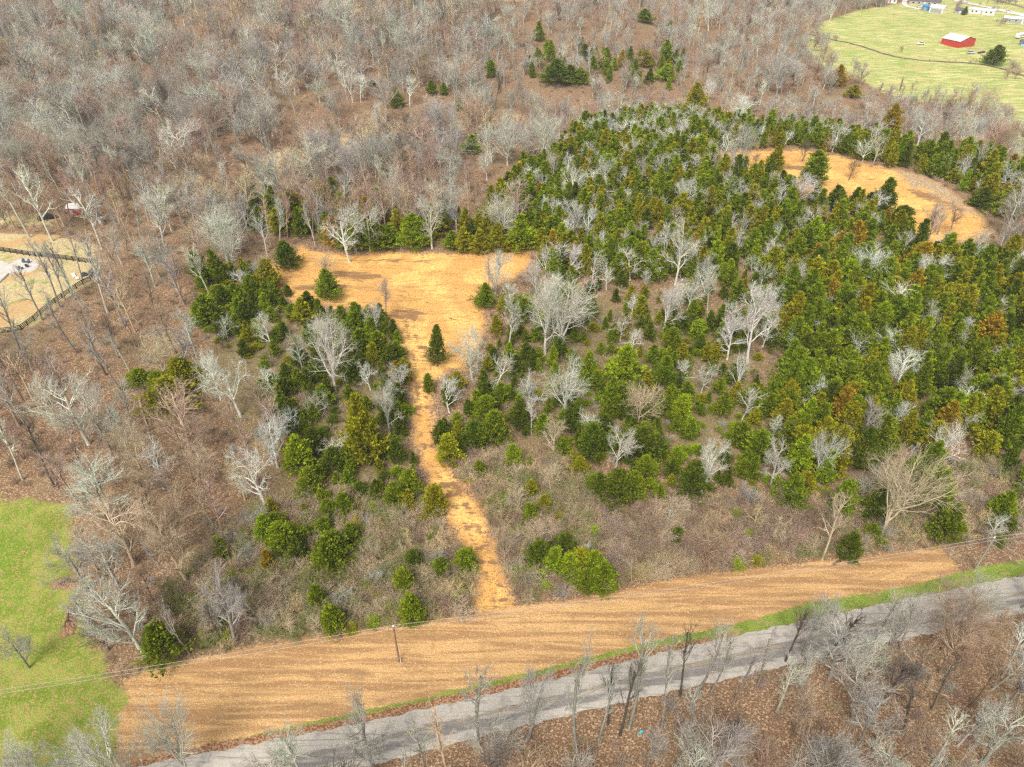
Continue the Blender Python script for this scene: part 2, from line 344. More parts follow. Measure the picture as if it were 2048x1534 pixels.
for s_, (t0, t1) in enumerate(((0.478, 0.495), (0.515, 0.532))):
    b0 = len(Vv)
    for i in range(400):
        for t in (t0, t1):
            q_ = rt2[i]*(1-t)+rb2[i]*t; Vv.append((q_[0], q_[1], float(hgt(q_[0], q_[1]))+0.07+0.05+0.006))
    for i in range(399): k = b0+i*2; Ff.append((k, k+1, k+3, k+2))
tag(mesh_obj('road_markings', Vv, Ff, PMat), kind='structure')

# ------------------------------------------------------------------ plants: geometry
def polylines(P0, D0, L, R0, R1, K, crook, up, g):
    """N crooked tapering limbs: start P0 (N,3), direction D0, length L (N), returns (N,K,3),(N,K)."""
    N = len(P0); P = np.zeros((N, K, 3)); P[:, 0] = P0; D = norm(D0)
    for k in range(1, K):
        D = norm(D + g.normal(0, crook, (N, 3)) + np.array([0, 0, up]))
        P[:, k] = P[:, k-1] + D*(L/(K-1))[:, None]
    t = np.linspace(0, 1, K)
    return P, R0[:, None]*(1-t) + R1[:, None]*t
def spawn(P, R, n, t0, t1, ang, g, lenf, outward=0.0):
    """n children on every limb of (N,K,3): start points, directions, radii there, and parent's index."""
    N, K, _ = P.shape
    t = np.clip((np.arange(n)[None, :]+g.uniform(0, 1, (N, n)))/n*(t1-t0)+t0, 0, 0.999)
    f = t*(K-1); i = f.astype(int); u = (f-i)[..., None]; ar = np.arange(N)[:, None]
    A = P[ar, i]; B = P[ar, i+1]; S0 = A*(1-u)+B*u; T = norm(B-A)
    rr_ = R[ar, i]*(1-u[..., 0]) + R[ar, i+1]*u[..., 0]
    v = norm(np.cross(T, g.normal(0, 1, (N, n, 3))))
    a = g.normal(ang, 0.18, (N, n))[..., None]
    D = norm(T*np.cos(a)+v*np.sin(a))
    if outward:
        o = S0.copy(); o[..., 2] = 0; D = norm(D+norm(o)*outward)
    return S0.reshape(-1, 3), D.reshape(-1, 3), rr_.ravel(), t.ravel()
def tubes(P, R, sides):
    """Tube mesh round each limb of (N,K,3)."""
    N, K, _ = P.shape
    T = np.empty_like(P); T[:, 1:-1] = P[:, 2:]-P[:, :-2]; T[:, 0] = P[:, 1]-P[:, 0]; T[:, -1] = P[:, -1]-P[:, -2]; T = norm(T)
    ref = np.where(np.abs(T[:, :1, 2:3]) > 0.8, np.array([1.0, 0, 0]), np.array([0, 0, 1.0])) + np.zeros_like(T)
    U = norm(np.cross(T, ref)); Wv = np.cross(T, U)
    a = np.arange(sides)*2*math.pi/sides
    ring = P[:, :, None]+R[:, :, None, None]*(np.cos(a)[None, None, :, None]*U[:, :, None]+np.sin(a)[None, None, :, None]*Wv[:, :, None])
    Vv = ring.reshape(-1, 3)
    b = (np.arange(N)[:, None, None]*K+np.arange(K-1)[None, :, None])*sides+np.arange(sides)[None, None, :]
    nx_ = (np.arange(N)[:, None, None]*K+np.arange(K-1)[None, :, None])*sides+((np.arange(sides)+1) % sides)[None, None, :]
    return Vv, np.stack([b, nx_, nx_+sides, b+sides], -1).reshape(-1, 4)
def joined(parts):
    Vs, Qs, off = [], [], 0
    for v, q in parts: Vs.append(v); Qs.append(q+off); off += len(v)
    return np.concatenate(Vs), np.concatenate(Qs)
def bare_tree_geo(seed, style, lod=0):
    """Height 1 normalised later; returns trunk geometry, crown geometry, height, half width."""
    g = np.random.default_rng(seed)
    H = 13.0
    st = dict(
        oak=dict(th=0.72, nl=12, lt=(0.24, 0.98), la=0.90, ll=5.4, cr=0.16, up=0.10, rad=0.27),
        upright=dict(th=0.92, nl=13, lt=(0.42, 0.99), la=0.62, ll=3.9, cr=0.12, up=0.15, rad=0.21),
        sparse=dict(th=0.95, nl=10, lt=(0.40, 0.99), la=0.55, ll=3.6, cr=0.13, up=0.14, rad=0.17),
        gnarly=dict(th=0.60, nl=9, lt=(0.28, 0.99), la=1.0, ll=6.0, cr=0.25, up=0.07, rad=0.26),
        fan=dict(th=0.42, nl=10, lt=(0.30, 1.0), la=0.55, ll=7.6, cr=0.12, up=0.07, rad=0.27),
    )[style]
    P, R = polylines(np.array([[0, 0, -0.4]]), np.array([[g.normal(0, .05), g.normal(0, .05), 1.0]]), np.array([H*st['th']]), np.array([st['rad']]), np.array([0.10]), 9, st['cr']*0.35, 0.15, g)
    R[0, 0] *= 1.35
    trunk = [tubes(P, R, 7)]
    S0, D, r, t = spawn(P, R, st['nl'], st['lt'][0], st['lt'][1], st['la'], g, None, 0.0)
    prof_ = 1.0 - 0.55*np.abs((t-st['lt'][0])/(st['lt'][1]-st['lt'][0]) - 0.35)
    if style in ('oak', 'gnarly', 'fan'):
        D = norm(D + np.array([0, 0, 0.25]))
    L1, R1 = polylines(S0, D, st['ll']*prof_*g.uniform(0.75, 1.15, len(S0)), np.minimum(r*0.7, 0.135), np.full(len(S0), 0.035), 7, st['cr'], st['up'], g)
    limb = [tubes(L1, R1, 5)]
    n2, n3, n4 = (dict(sparse=(5, 4, 2), upright=(6, 5, 3)).get(style, (7, 6, 5))) if lod == 0 else ((5, 4, 0) if style == 'sparse' else (6, 6, 0))
    S0, D, r, t = spawn(L1, R1, n2, 0.22, 1.0, 0.75, g, None, 0.15)
    L2, R2 = polylines(S0, D, st['ll']*0.42*g.uniform(0.6, 1.2, len(S0))*(1.15-0.5*t), np.minimum(r*0.72, 0.055), np.full(len(S0), 0.017), 5, st['cr']*1.1, st['up'], g)
    limb.append(tubes(L2, R2, 4 if lod == 0 else 3))
    S0, D, r, t = spawn(L2, R2, n3, 0.15, 1.0, 0.7, g, None, 0.1)
    k3 = 1.0 if lod == 0 else 1.3
    L3, R3 = polylines(S0, D, st['ll']*0.19*k3*g.uniform(0.6, 1.25, len(S0)), np.minimum(r*0.75, 0.021)*k3, np.full(len(S0), 0.009*k3), 4 if lod == 0 else 3, st['cr']*1.2, st['up'], g)
    twig = [tubes(L3, R3, 3)]
    if n4:
        S0, D, r, t = spawn(L3, R3, n4, 0.1, 1.0, 0.65, g, None, 0.0)
        L4, R4 = polylines(S0, D, st['ll']*0.10*g.uniform(0.6, 1.3, len(S0)), np.full(len(S0), 0.009), np.full(len(S0), 0.005), 3, st['cr'], st['up'], g)
        twig.append(tubes(L4, R4, 3))
    T_, Cr = joined(trunk), joined(limb+twig)
    zt = Cr[0][:, 2].max(); hw = np.quantile(np.hypot(Cr[0][:, 0], Cr[0][:, 1]), 0.97)
    return T_, Cr, zt, hw
def shrub_geo(seed, lod=0, vine=False):
    g = np.random.default_rng(seed); n = 12
    a = g.uniform(0, 2*math.pi, n); tilt = g.uniform(0.15, 0.75, n)
    D = np.stack([np.cos(a)*np.sin(tilt), np.sin(a)*np.sin(tilt), np.cos(tilt)], -1)
    P0 = np.stack([np.cos(a)*0.25, np.sin(a)*0.25, np.full(n, -0.1)], -1)
    L1, R1 = polylines(P0, D, g.uniform(2.2, 3.4, n), np.full(n, 0.045), np.full(n, 0.018), 6, 0.16, -0.02 if vine else 0.05, g)
    S0, D, r, t = spawn(L1, R1, 8, 0.15, 1.0, 0.6, g, None, 0.1)
    L2, R2 = polylines(S0, D, g.uniform(0.7, 1.5, len(S0)), np.full(len(S0), 0.022), np.full(len(S0), 0.012), 4, 0.25, -0.04 if vine else 0.05, g)
    S0, D, r, t = spawn(L2, R2, 6, 0.1, 1.0, 0.7, g, None, 0)
    L3, R3 = polylines(S0, D, g.uniform(0.3, 0.75, len(S0)), np.full(len(S0), 0.014), np.full(len(S0), 0.008), 3, 0.25, 0, g)
    tw = [tubes(L2, R2, 3), tubes(L3, R3, 3)]
    if lod == 0:
        S0, D, r, t = spawn(L3, R3, 3, 0.1, 1.0, 0.7, g, None, 0)
        L4, R4 = polylines(S0, D, g.uniform(0.2, 0.45, len(S0)), np.full(len(S0), 0.010), np.full(len(S0), 0.006), 3, 0.2, 0, g); tw.append(tubes(L4, R4, 3))
    St, Tw = joined([tubes(L1, R1, 4)]), joined(tw)
    return St, Tw, Tw[0][:, 2].max(), np.quantile(np.hypot(Tw[0][:, 0], Tw[0][:, 1]), 0.97)
def cedar_geo(seed, shape, lod=0):
    """Eastern red cedar, 8 m: boughs of short upswept sprays. shape: cone, column, round, ragged"""
    g = np.random.default_rng(seed); H = 8.0
    W_, pw, base = dict(cone=(2.1, 0.95, 0.05), column=(1.5, 0.62, 0.03), round=(2.4, 0.60, 0.04), ragged=(2.3, 0.85, 0.12))[shape]
    nb = 260 if lod == 0 else 150
    u = g.uniform(0, 1, nb)**0.85; z = base*H + u*H*(0.97-base)
    lobes = 1 + 0.13*np.sin(3*g.uniform(0, 6)+0) 
    a = g.uniform(0, 2*math.pi, nb)
    rough = 1 + 0.18*np.sin(2*a+z*1.3+seed) + 0.15*np.sin(4*a-z*2.1+seed) + g.normal(0, 0.15 if shape != 'ragged' else 0.26, nb)
    Rm = W_*np.maximum(1-u, 0.0)**pw*rough*np.clip((u+0.10)*6, 0.45, 1)
    Rm = np.maximum(Rm, 0.18)
    el = 0.35+0.60*u+g.normal(0, 0.1, nb)
    D = np.stack([np.cos(a)*np.cos(el), np.sin(a)*np.cos(el), np.sin(el)], -1)
    P0 = np.stack([0*a, 0*a, z-Rm*np.sin(el)*0.7], -1)
    ns = int(nb*0.22); sel = g.choice(np.where(u < 0.8)[0], ns)       # upright side leaders that give the crown its points
    P0[sel] = P0[sel] + D[sel]*(Rm[sel]*g.uniform(0.45, 0.85, ns))[:, None]; el2 = g.uniform(1.05, 1.45, ns)
    D[sel] = np.stack([np.cos(a[sel])*np.cos(el2), np.sin(a[sel])*np.cos(el2), np.sin(el2)], -1); Rm[sel] = g.uniform(0.6, 1.3, ns)
    BL, BR = polylines(P0, D, Rm*1.05, np.full(nb, 0.035), np.full(nb, 0.012), 4, 0.10, 0.06, g)
    m = 26 if lod == 0 else 16
    t = 0.30+0.72*g.uniform(0, 1, (nb, m))**0.75
    f = np.clip(t, 0, 0.999)*3; i = f.astype(int); uu = (f-i)[..., None]; ar = np.arange(nb)[:, None]
    C0 = BL[ar, i]*(1-uu)+BL[ar, i+1]*uu + D[:, None]*np.maximum(t-1, 0)[..., None]*0.5
    clump = (0.07+0.10*np.minimum(1, Rm/1.5))[:, None, None]
    C0 = C0 + g.normal(0, 1, (nb, m, 3))*clump*np.array([1, 1, 0.8])
    C0[..., 2] = np.maximum(C0[..., 2], 0.05)
    ax = norm(D[:, None]*0.8 + np.array([0, 0, 0.75]) + g.normal(0, 0.38, (nb, m, 3)))
    sd = norm(np.cross(ax, g.normal(0, 1, (nb, m, 3))))
    k = 1.0 if lod == 0 else 1.45
    L = g.uniform(0.22, 0.48, (nb, m, 1))*k; w = g.uniform(0.07, 0.14, (nb, m, 1))*k
    C0 = C0.reshape(-1, 3); ax = ax.reshape(-1, 3); sd = sd.reshape(-1, 3); L = L.reshape(-1, 1); w = w.reshape(-1, 1)
    q = np.stack([C0, C0+ax*L*0.45+sd*w, C0+ax*L, C0+ax*L*0.45-sd*w], 1)
    Vv = q.reshape(-1, 3); Qd = np.arange(len(Vv)).reshape(-1, 4)
    tint = np.repeat(np.repeat(np.clip(g.normal(0.5, 0.22, nb), 0, 1), m) + g.normal(0, 0.08, nb*m), 4)
    tp, tr = polylines(np.array([[0, 0, -0.3]]), np.array([[0, 0, 1.0]]), np.array([H*0.93]), np.array([0.16]), np.array([0.02]), 7, 0.03, 0.1, g)
    T_ = joined([tubes(tp, tr, 6), tubes(BL[:, :3], BR[:, :3], 3)])
    return T_, (Vv, Qd), tint, H, float(np.quantile(np.hypot(Vv[:, 0], Vv[:, 1]), 0.93))

# ------------------------------------------------------------------ plants: materials (object colour tints each plant)
def tint_of(m):      # a plant's own colour: the object's, or for scattered plants the one stored with the point
    oi = m.n('ShaderNodeObjectInfo'); a = m.n('ShaderNodeAttribute', attribute_name='own_colour', attribute_type='INSTANCER')
    b = m.n('ShaderNodeAttribute', attribute_name='scattered', attribute_type='INSTANCER')
    return m.mix(b.outputs['Fac'], oi.outputs['Color'], a.outputs['Color'])
def bark_material():
    m = NT('bark'); TC = tint_of(m); p = m.obj()
    n = m.noise(m.mapv(p, 0, (1, 1, 0.25)), 4.0, 4, 0.7); n2 = m.noise(p, 0.8, 3)
    c = m.mix(m.rng(n, 0.3, 0.7, 0.0, 1.0), (0.62, 0.60, 0.58), (1.15, 1.15, 1.15))
    c = m.mix(1.0, TC, c, 'MULTIPLY')
    c = m.mix(m.rng(n2, 0.48, 0.68, 0, 0.35), c, m.mix(1.0, TC, (0.82, 1.05, 0.72), 'MULTIPLY'))
    m.color(c); m.b.inputs['Roughness'].default_value = 0.9; m.b.inputs['Specular IOR Level'].default_value = 0.1
    return m.m
def cedar_material():
    m = NT('cedar_foliage'); TC = tint_of(m); t = m.attr('tint', 'Fac'); isl = m.n('ShaderNodeNewGeometry').outputs['Random Per Island']
    k = m.math('ADD', m.math('MULTIPLY', m.math('SUBTRACT', t, 0.5), 0.9), m.math('MULTIPLY', m.math('SUBTRACT', isl, 0.5), 0.5))
    s_ = m.math('ADD', 1.0, k)
    v = m.n('ShaderNodeVectorMath', operation='SCALE'); m.l(TC, v.inputs[0]); m.l(s_, v.inputs['Scale'])
    c = m.mix(m.rng(m.math('ADD', t, m.math('MULTIPLY', m.noise(m.obj(), 1.1, 2), 0.5)), 0.80, 1.15, 0, 0.6), v.outputs[0], (0.19, 0.155, 0.02))
    m.color(c); m.b.inputs['Roughness'].default_value = 0.75; m.b.inputs['Specular IOR Level'].default_value = 0.15
    tr = m.n('ShaderNodeBsdfTranslucent'); m.l(c, tr.inputs[0]); mx = m.n('ShaderNodeMixShader'); mx.inputs[0].default_value = 0.3
    m.l(m.b.outputs[0], mx.inputs[1]); m.l(tr.outputs[0], mx.inputs[2]); m.l(mx.outputs[0], m.out.inputs[0])
    return m.m
BARK = bark_material(); CEDAR = cedar_material()

def gmesh(name, geo, mat, smooth=True, attrs=None):
    return np_mesh(name, geo[0], geo[1], [mat], smooth, attrs)
BT = {}                                                # bare tree meshes by style
for st_, seeds in dict(oak=(11, 12, 13, 14), gnarly=(21, 22, 23), upright=(31, 32, 33, 34), fan=(41, 42, 43), sparse=(45, 46, 47, 48)).items():
    BT[st_] = []
    for sd_ in seeds:
        T_, Cr, zt, hw = bare_tree_geo(sd_, st_)
        BT[st_].append((gmesh('trunk', T_, BARK), gmesh('crown', Cr, BARK), zt, hw))
SH = []
for sd_ in (51, 52, 53, 54, 55):
    St, Tw, zt, hw = shrub_geo(sd_, 0, sd_ % 2 == 0); SH.append((gmesh('stems', St, BARK), gmesh('twigs', Tw, BARK), zt, hw))
CE = {}
for st_, seeds in dict(cone=(61, 62, 63), column=(64, 65), round=(66, 67, 68), ragged=(69, 70)).items():
    CE[st_] = []
    for sd_ in seeds:
        T_, Fo, tint, H_, W_ = cedar_geo(sd_, st_)
        CE[st_].append((gmesh('trunk', T_, BARK), gmesh('foliage', Fo, CEDAR, False, {'tint': tint}), H_, W_))

# ------------------------------------------------------------------ plants: colours
BARKS = dict(white=(0.78, 0.78, 0.69), pale=(0.62, 0.61, 0.52), grey=(0.46, 0.43, 0.38), tan=(0.62, 0.49, 0.33), brown=(0.42, 0.30, 0.21), pink=(0.50, 0.36, 0.29), dark=(0.17, 0.14, 0.115), moss=(0.36, 0.35, 0.15), straw=(0.68, 0.52, 0.30))
CEDS = dict(green=(0.225, 0.300, 0.010), bright=(0.30, 0.395, 0.012), dark=(0.130, 0.180, 0.010), olive=(0.36, 0.345, 0.012), rusty=(0.44, 0.30, 0.018))
def jit(c, s=0.12):
    k = 1+rnd.uniform(-s, s); return tuple(min(1, max(0, v*k*(1+rnd.uniform(-s, s)*0.4))) for v in c)
items = []                                             # every plant: dict(kind, p, h, w, style, col, rz, lab)
def add_px(kind, bx, by, ty, w, style, col, lab=None):
    p = at(bx, by)
    dr = PITCH + math.atan((ty-767)/F)
    zt = CAMZ - p[1]*math.tan(dr); h = max(1.2, zt - p[2])
    items.append(dict(kind=kind, p=p, h=h, w=w*depth(p)/F, style=style, col=col, lab=lab, hand=True))
def add_w(kind, x, y, h, w, style, col):
    items.append(dict(kind=kind, p=np.array([x, y, float(hgt(x, y))]), h=h, w=w, style=style, col=col, lab=None, hand=False))

# ------------------------------------------------------------------ plants: the ones seen one by one in the photograph
# (base x, base y, top y, crown width) in photograph pixels, style, bark
BARE = [
 (1090,708,534,100,'fan','pale','tall pale bare tree, the more upright of the big pair right of the clearing'),
 (1121,695,545,135,'fan','pale','widest pale bare tree of the big pair right of the orange clearing'),
 (945,760,640,82,'oak','pale','pale bare tree with thick straight trunk right of the dirt track bend'),
 (1018,705,582,52,'upright','pale','slender pale bare tree between the clearing tail and the big pair'),
 (1323,667,562,70,'oak','pale',None),(1063,869,800,38,'upright','pale',None),
 (1128,825,732,92,'fan','pale','rounded pale bare tree with fan of branches above the small cedars'),
 (1275,849,756,86,'fan','tan','tan bare tree with wide fan crown between dark cedars mid slope'),
 (1230,941,842,66,'oak','pale',None),
 (899,825,756,78,'gnarly','white','low white bare tree with star of branches at right edge of track'),
 (779,869,760,72,'oak','pale',None),(806,800,719,62,'oak','pale',None),(741,780,712,52,'gnarly','white',None),
 (762,680,600,62,'gnarly','pale','drooping pale bare tree at the lower edge of the orange clearing'),
 (1262,705,650,42,'gnarly','white',None),(1213,580,517,42,'gnarly','white',None),(1288,585,538,28,'upright','pale',None),
 (1138,560,478,52,'gnarly','white',None),(1100,985,922,52,'fan','tan','tan bare small tree above the bright green vine patch'),
 (1105,915,825,60,'oak','tan',None),(1364,763,719,42,'gnarly','white',None),
 (670,784,616,112,'fan','pale','largest pale bare tree left of the clearing, branches fanned upward'),
 (605,740,650,62,'gnarly','pale',None),(547,698,616,56,'gnarly','pale',None),(455,680,622,50,'gnarly','pale',None),
 (332,756,664,98,'fan','tan','pale bare tree with round fan crown beside the lone left cedar clump'),
 (441,800,690,66,'gnarly','white','crooked white bare tree just right of the lone left cedar clump'),
 (482,835,678,108,'gnarly','white','large gnarled white bare tree, widest left of the track'),
 (530,1010,868,112,'gnarly','white','leaning gnarled white bare tree behind a bright green cedar'),
 (328,978,872,76,'gnarly','white',None),(413,978,880,82,'fan','tan',None),(490,1000,905,62,'fan','tan',None),
 (222,900,745,110,'oak','grey','big grey leaning bare tree in the left woods above the lawn'),
 (252,965,860,62,'sparse','brown',None),
 (296,1318,1130,120,'oak','pale','tall pale tree leaning over the lawn above the power line corner'),
 (471,1284,1127,96,'oak','grey','dark-trunked bare tree with pale twigs just above the power line'),
 (263,1096,1000,84,'gnarly','dark','dark crooked bare tree at the lawn woods corner'),
 (246,1180,1050,92,'oak','pale',None),(380,1175,1032,102,'oak','tan','tan bare tree with broad crown between lawn and green cedar clump'),
 (380,1308,1190,40,'sparse','grey',None),(447,1290,1205,30,'upright','dark',None),(500,1235,1150,46,'upright','dark',None),
 (58,1335,1252,70,'oak','grey','grey leaning bare tree standing alone on the green lawn'),
 (383,1560,1412,130,'fan','pale','pale fan-shaped bare tree in front of the mown strip and road'),
 (20,1600,1425,120,'fan','pale','pale bare tree rising over the bottom corner of the lawn'),
 (120,1620,1450,110,'oak','pale',None),(230,1600,1440,90,'oak','pale',None),(290,1640,1470,90,'oak','pale',None),
 (957,1492,1310,84,'sparse','grey','slender bare tree with dark trunk crossing the road below the track mouth'),
 (1054,1478,1340,72,'oak','grey',None),(752,1545,1385,120,'oak','grey','forked dark-stemmed bare tree in front of the road, wide open crown'),
 (900,1560,1400,70,'sparse','tan',None),(620,1590,1430,90,'oak','pale',None),(560,1600,1480,80,'oak','pale',None),
 (1153,1510,1260,70,'sparse','grey',None),(1195,1485,1330,50,'sparse','grey',None),
 (1258,1458,1236,82,'sparse','grey','tall thin-stemmed tree in front of the road, second highest crown there'),
 (1323,1458,1265,60,'sparse','grey',None),(1240,1470,1290,50,'sparse','dark',None),(1215,1450,1330,46,'sparse','dark',None),
 (1392,1390,1219,84,'sparse','grey','tree with several pale stems crossing the middle of the road'),
 (1420,1388,1250,60,'sparse','grey',None),(1360,1392,1240,50,'sparse','dark',None),
 (1570,1322,1212,62,'sparse','dark',None),(1604,1311,1181,76,'oak','grey','grey tree with pale crooked crown leaning over the road, right half'),
 (1650,1315,1215,70,'sparse','dark',None),(1762,1322,1175,104,'fan','grey','dark multi-branched tree over the road opposite the strip corner'),
 (1740,1300,1170,60,'sparse','grey',None),(1800,1300,1195,60,'sparse','grey',None),
 (1929,1253,1158,100,'fan','grey','grey tree with open fan crown above the road at its far end'),
 (2042,1215,1140,70,'oak','grey',None),(1470,1400,1270,60,'sparse','grey',None),(1515,1375,1230,50,'sparse','grey',None),
 (1762,1070,903,186,'fan','tan','huge tan bare tree with widest crown above the end of the strip'),
 (1495,722,558,78,'oak','white','tall white bare tree among cedars, narrow with dense twigs'),
 (1454,719,609,62,'oak','white',None),(1724,575,486,88,'fan','white',None),(1830,599,510,82,'oak','pale',None),
 (1574,592,515,70,'fan','pale',None),(1779,592,530,46,'gnarly','white',None),(1656,726,664,55,'gnarly','pale',None),
 (1622,808,741,98,'gnarly','white','broad white bare tree between dense cedars and the brown slope'),
 (1663,832,790,48,'gnarly','pale',None),(1628,958,862,86,'fan','pale','pale fan-shaped bare tree below the dense dark cedars'),
 (1875,934,843,82,'fan','white','white fan-shaped bare tree at the lower right edge of dense cedars'),
 (1540,886,832,34,'upright','pale',None),(1540,975,893,78,'oak','pale',None),(1399,989,879,72,'oak','pale','whitish bare tree with straight forked stems in the brown slope gap'),
 (1974,808,736,100,'gnarly','pale',None),(1920,678,626,46,'gnarly','white',None),(1950,626,575,80,'gnarly','white',None),
 (2018,850,803,62,'fan','pale',None),(1415,620,527,42,'upright','pale',None),(1350,570,435,72,'oak','pale',None),
 (1015,330,240,90,'fan','pale',None),(1085,320,215,92,'fan','pale','tall pale bare tree of the pale row at upper edge of cedars'),(1050,325,228,80,'fan','pale',None),
 (1367,425,345,70,'gnarly','white','white branching tree above the densest cedars, below the hilltop clearing tip'),
 (902,385,290,60,'oak','pale',None),(865,497,380,62,'oak','pale','pale bare tree at the upper edge of the orange clearing'),
 (974,360,305,46,'oak','pale',None),(1138,370,328,34,'gnarly','white',None),(1083,447,385,36,'gnarly','white',None),
 (1118,488,432,46,'gnarly','white',None),(1170,485,410,50,'gnarly','white',None),
 (700,524,398,96,'gnarly','white','white spreading bare tree at upper left edge of the orange clearing'),
 (741,502,400,60,'gnarly','pale',None),(655,560,500,56,'fan','tan','thin pale tree standing inside the orange clearing by a cedar'),
 (1248,330,277,34,'gnarly','white',None),(1340,302,250,46,'gnarly','white',None),(1230,272,235,26,'gnarly','white',None),
 (1248,395,330,40,'gnarly','pale',None),(1285,425,375,40,'gnarly','pale',None),
 (1553,190,95,92,'fan','grey','big grey round-crowned bare tree near the pasture corner'),
 (1594,410,343,96,'fan','white','dense white dome-shaped bare tree below the hilltop clearing'),
 (1416,205,155,40,'fan','white',None),(1485,240,188,80,'fan','white',None),
 (1604,322,270,34,'gnarly','dark','dark crooked bare tree at upper edge of the hilltop clearing'),
 (1507,340,306,25,'upright','brown','small brown bare tree near the left end of hilltop clearing'),
 (1697,360,318,32,'oak','dark','small dark bare tree standing alone in the hilltop clearing'),
 (1833,295,215,60,'gnarly','pale',None),(1755,285,235,66,'gnarly','pale',None),
 (1720,170,122,42,'oak','grey','grey bare tree at the pasture edge next to a cedar'),
 (1806,515,460,50,'gnarly','pale',None),(1417,62,-25,44,'gnarly','white','whitest tall bare tree by the top of the wooded ridge'),
 (1875,470,410,50,'upright','grey',None),(1895,475,405,44,'upright','brown',None),
 (60,475,300,60,'sparse','pale',None),(105,482,330,70,'sparse','pale','tall pale-trunked tree on the path above the fenced yard'),
 (205,500,370,70,'sparse','pale','tall forked pale tree beside the small red and white shed'),(215,625,450,60,'sparse','pale',None),
 (250,655,520,60,'sparse','grey',None),(165,560,450,46,'sparse','grey',None),(120,615,470,50,'sparse','grey',None),(130,600,480,50,'sparse','grey',None),
 (150,600,470,40,'sparse','grey',None),(190,650,520,44,'sparse','pale',None),(85,640,520,50,'sparse','grey',None),(40,700,560,60,'sparse','grey',None),
 (150,700,560,50,'sparse','grey',None),(240,780,640,60,'sparse','grey',None),(70,880,740,60,'sparse','grey',None),(140,870,740,60,'sparse','grey',None),
 (265,870,760,60,'sparse','grey',None),(110,975,830,60,'sparse','dark',None),(45,960,800,60,'sparse','pale',None),(420,590,480,50,'upright','pale',None),
 (370,610,500,50,'upright','grey',None),(390,450,360,60,'oak','pale',None),(540,420,350,60,'oak','pale',None),(500,360,290,60,'oak','grey',None),
 (480,290,230,66,'fan','grey',None),(640,205,150,60,'fan','pale',None),(420,195,100,70,'oak','pale',None),(540,165,60,60,'oak','grey',None),
 (150,70,-20,50,'gnarly','white','whitest tall tree near the top left woods'),(310,150,80,60,'oak','grey',None),(330,255,170,60,'upright','pale',None),
 (590,225,140,56,'upright','pale',None),(820,215,150,40,'upright','white',None),(722,205,145,46,'upright','white',None),
]
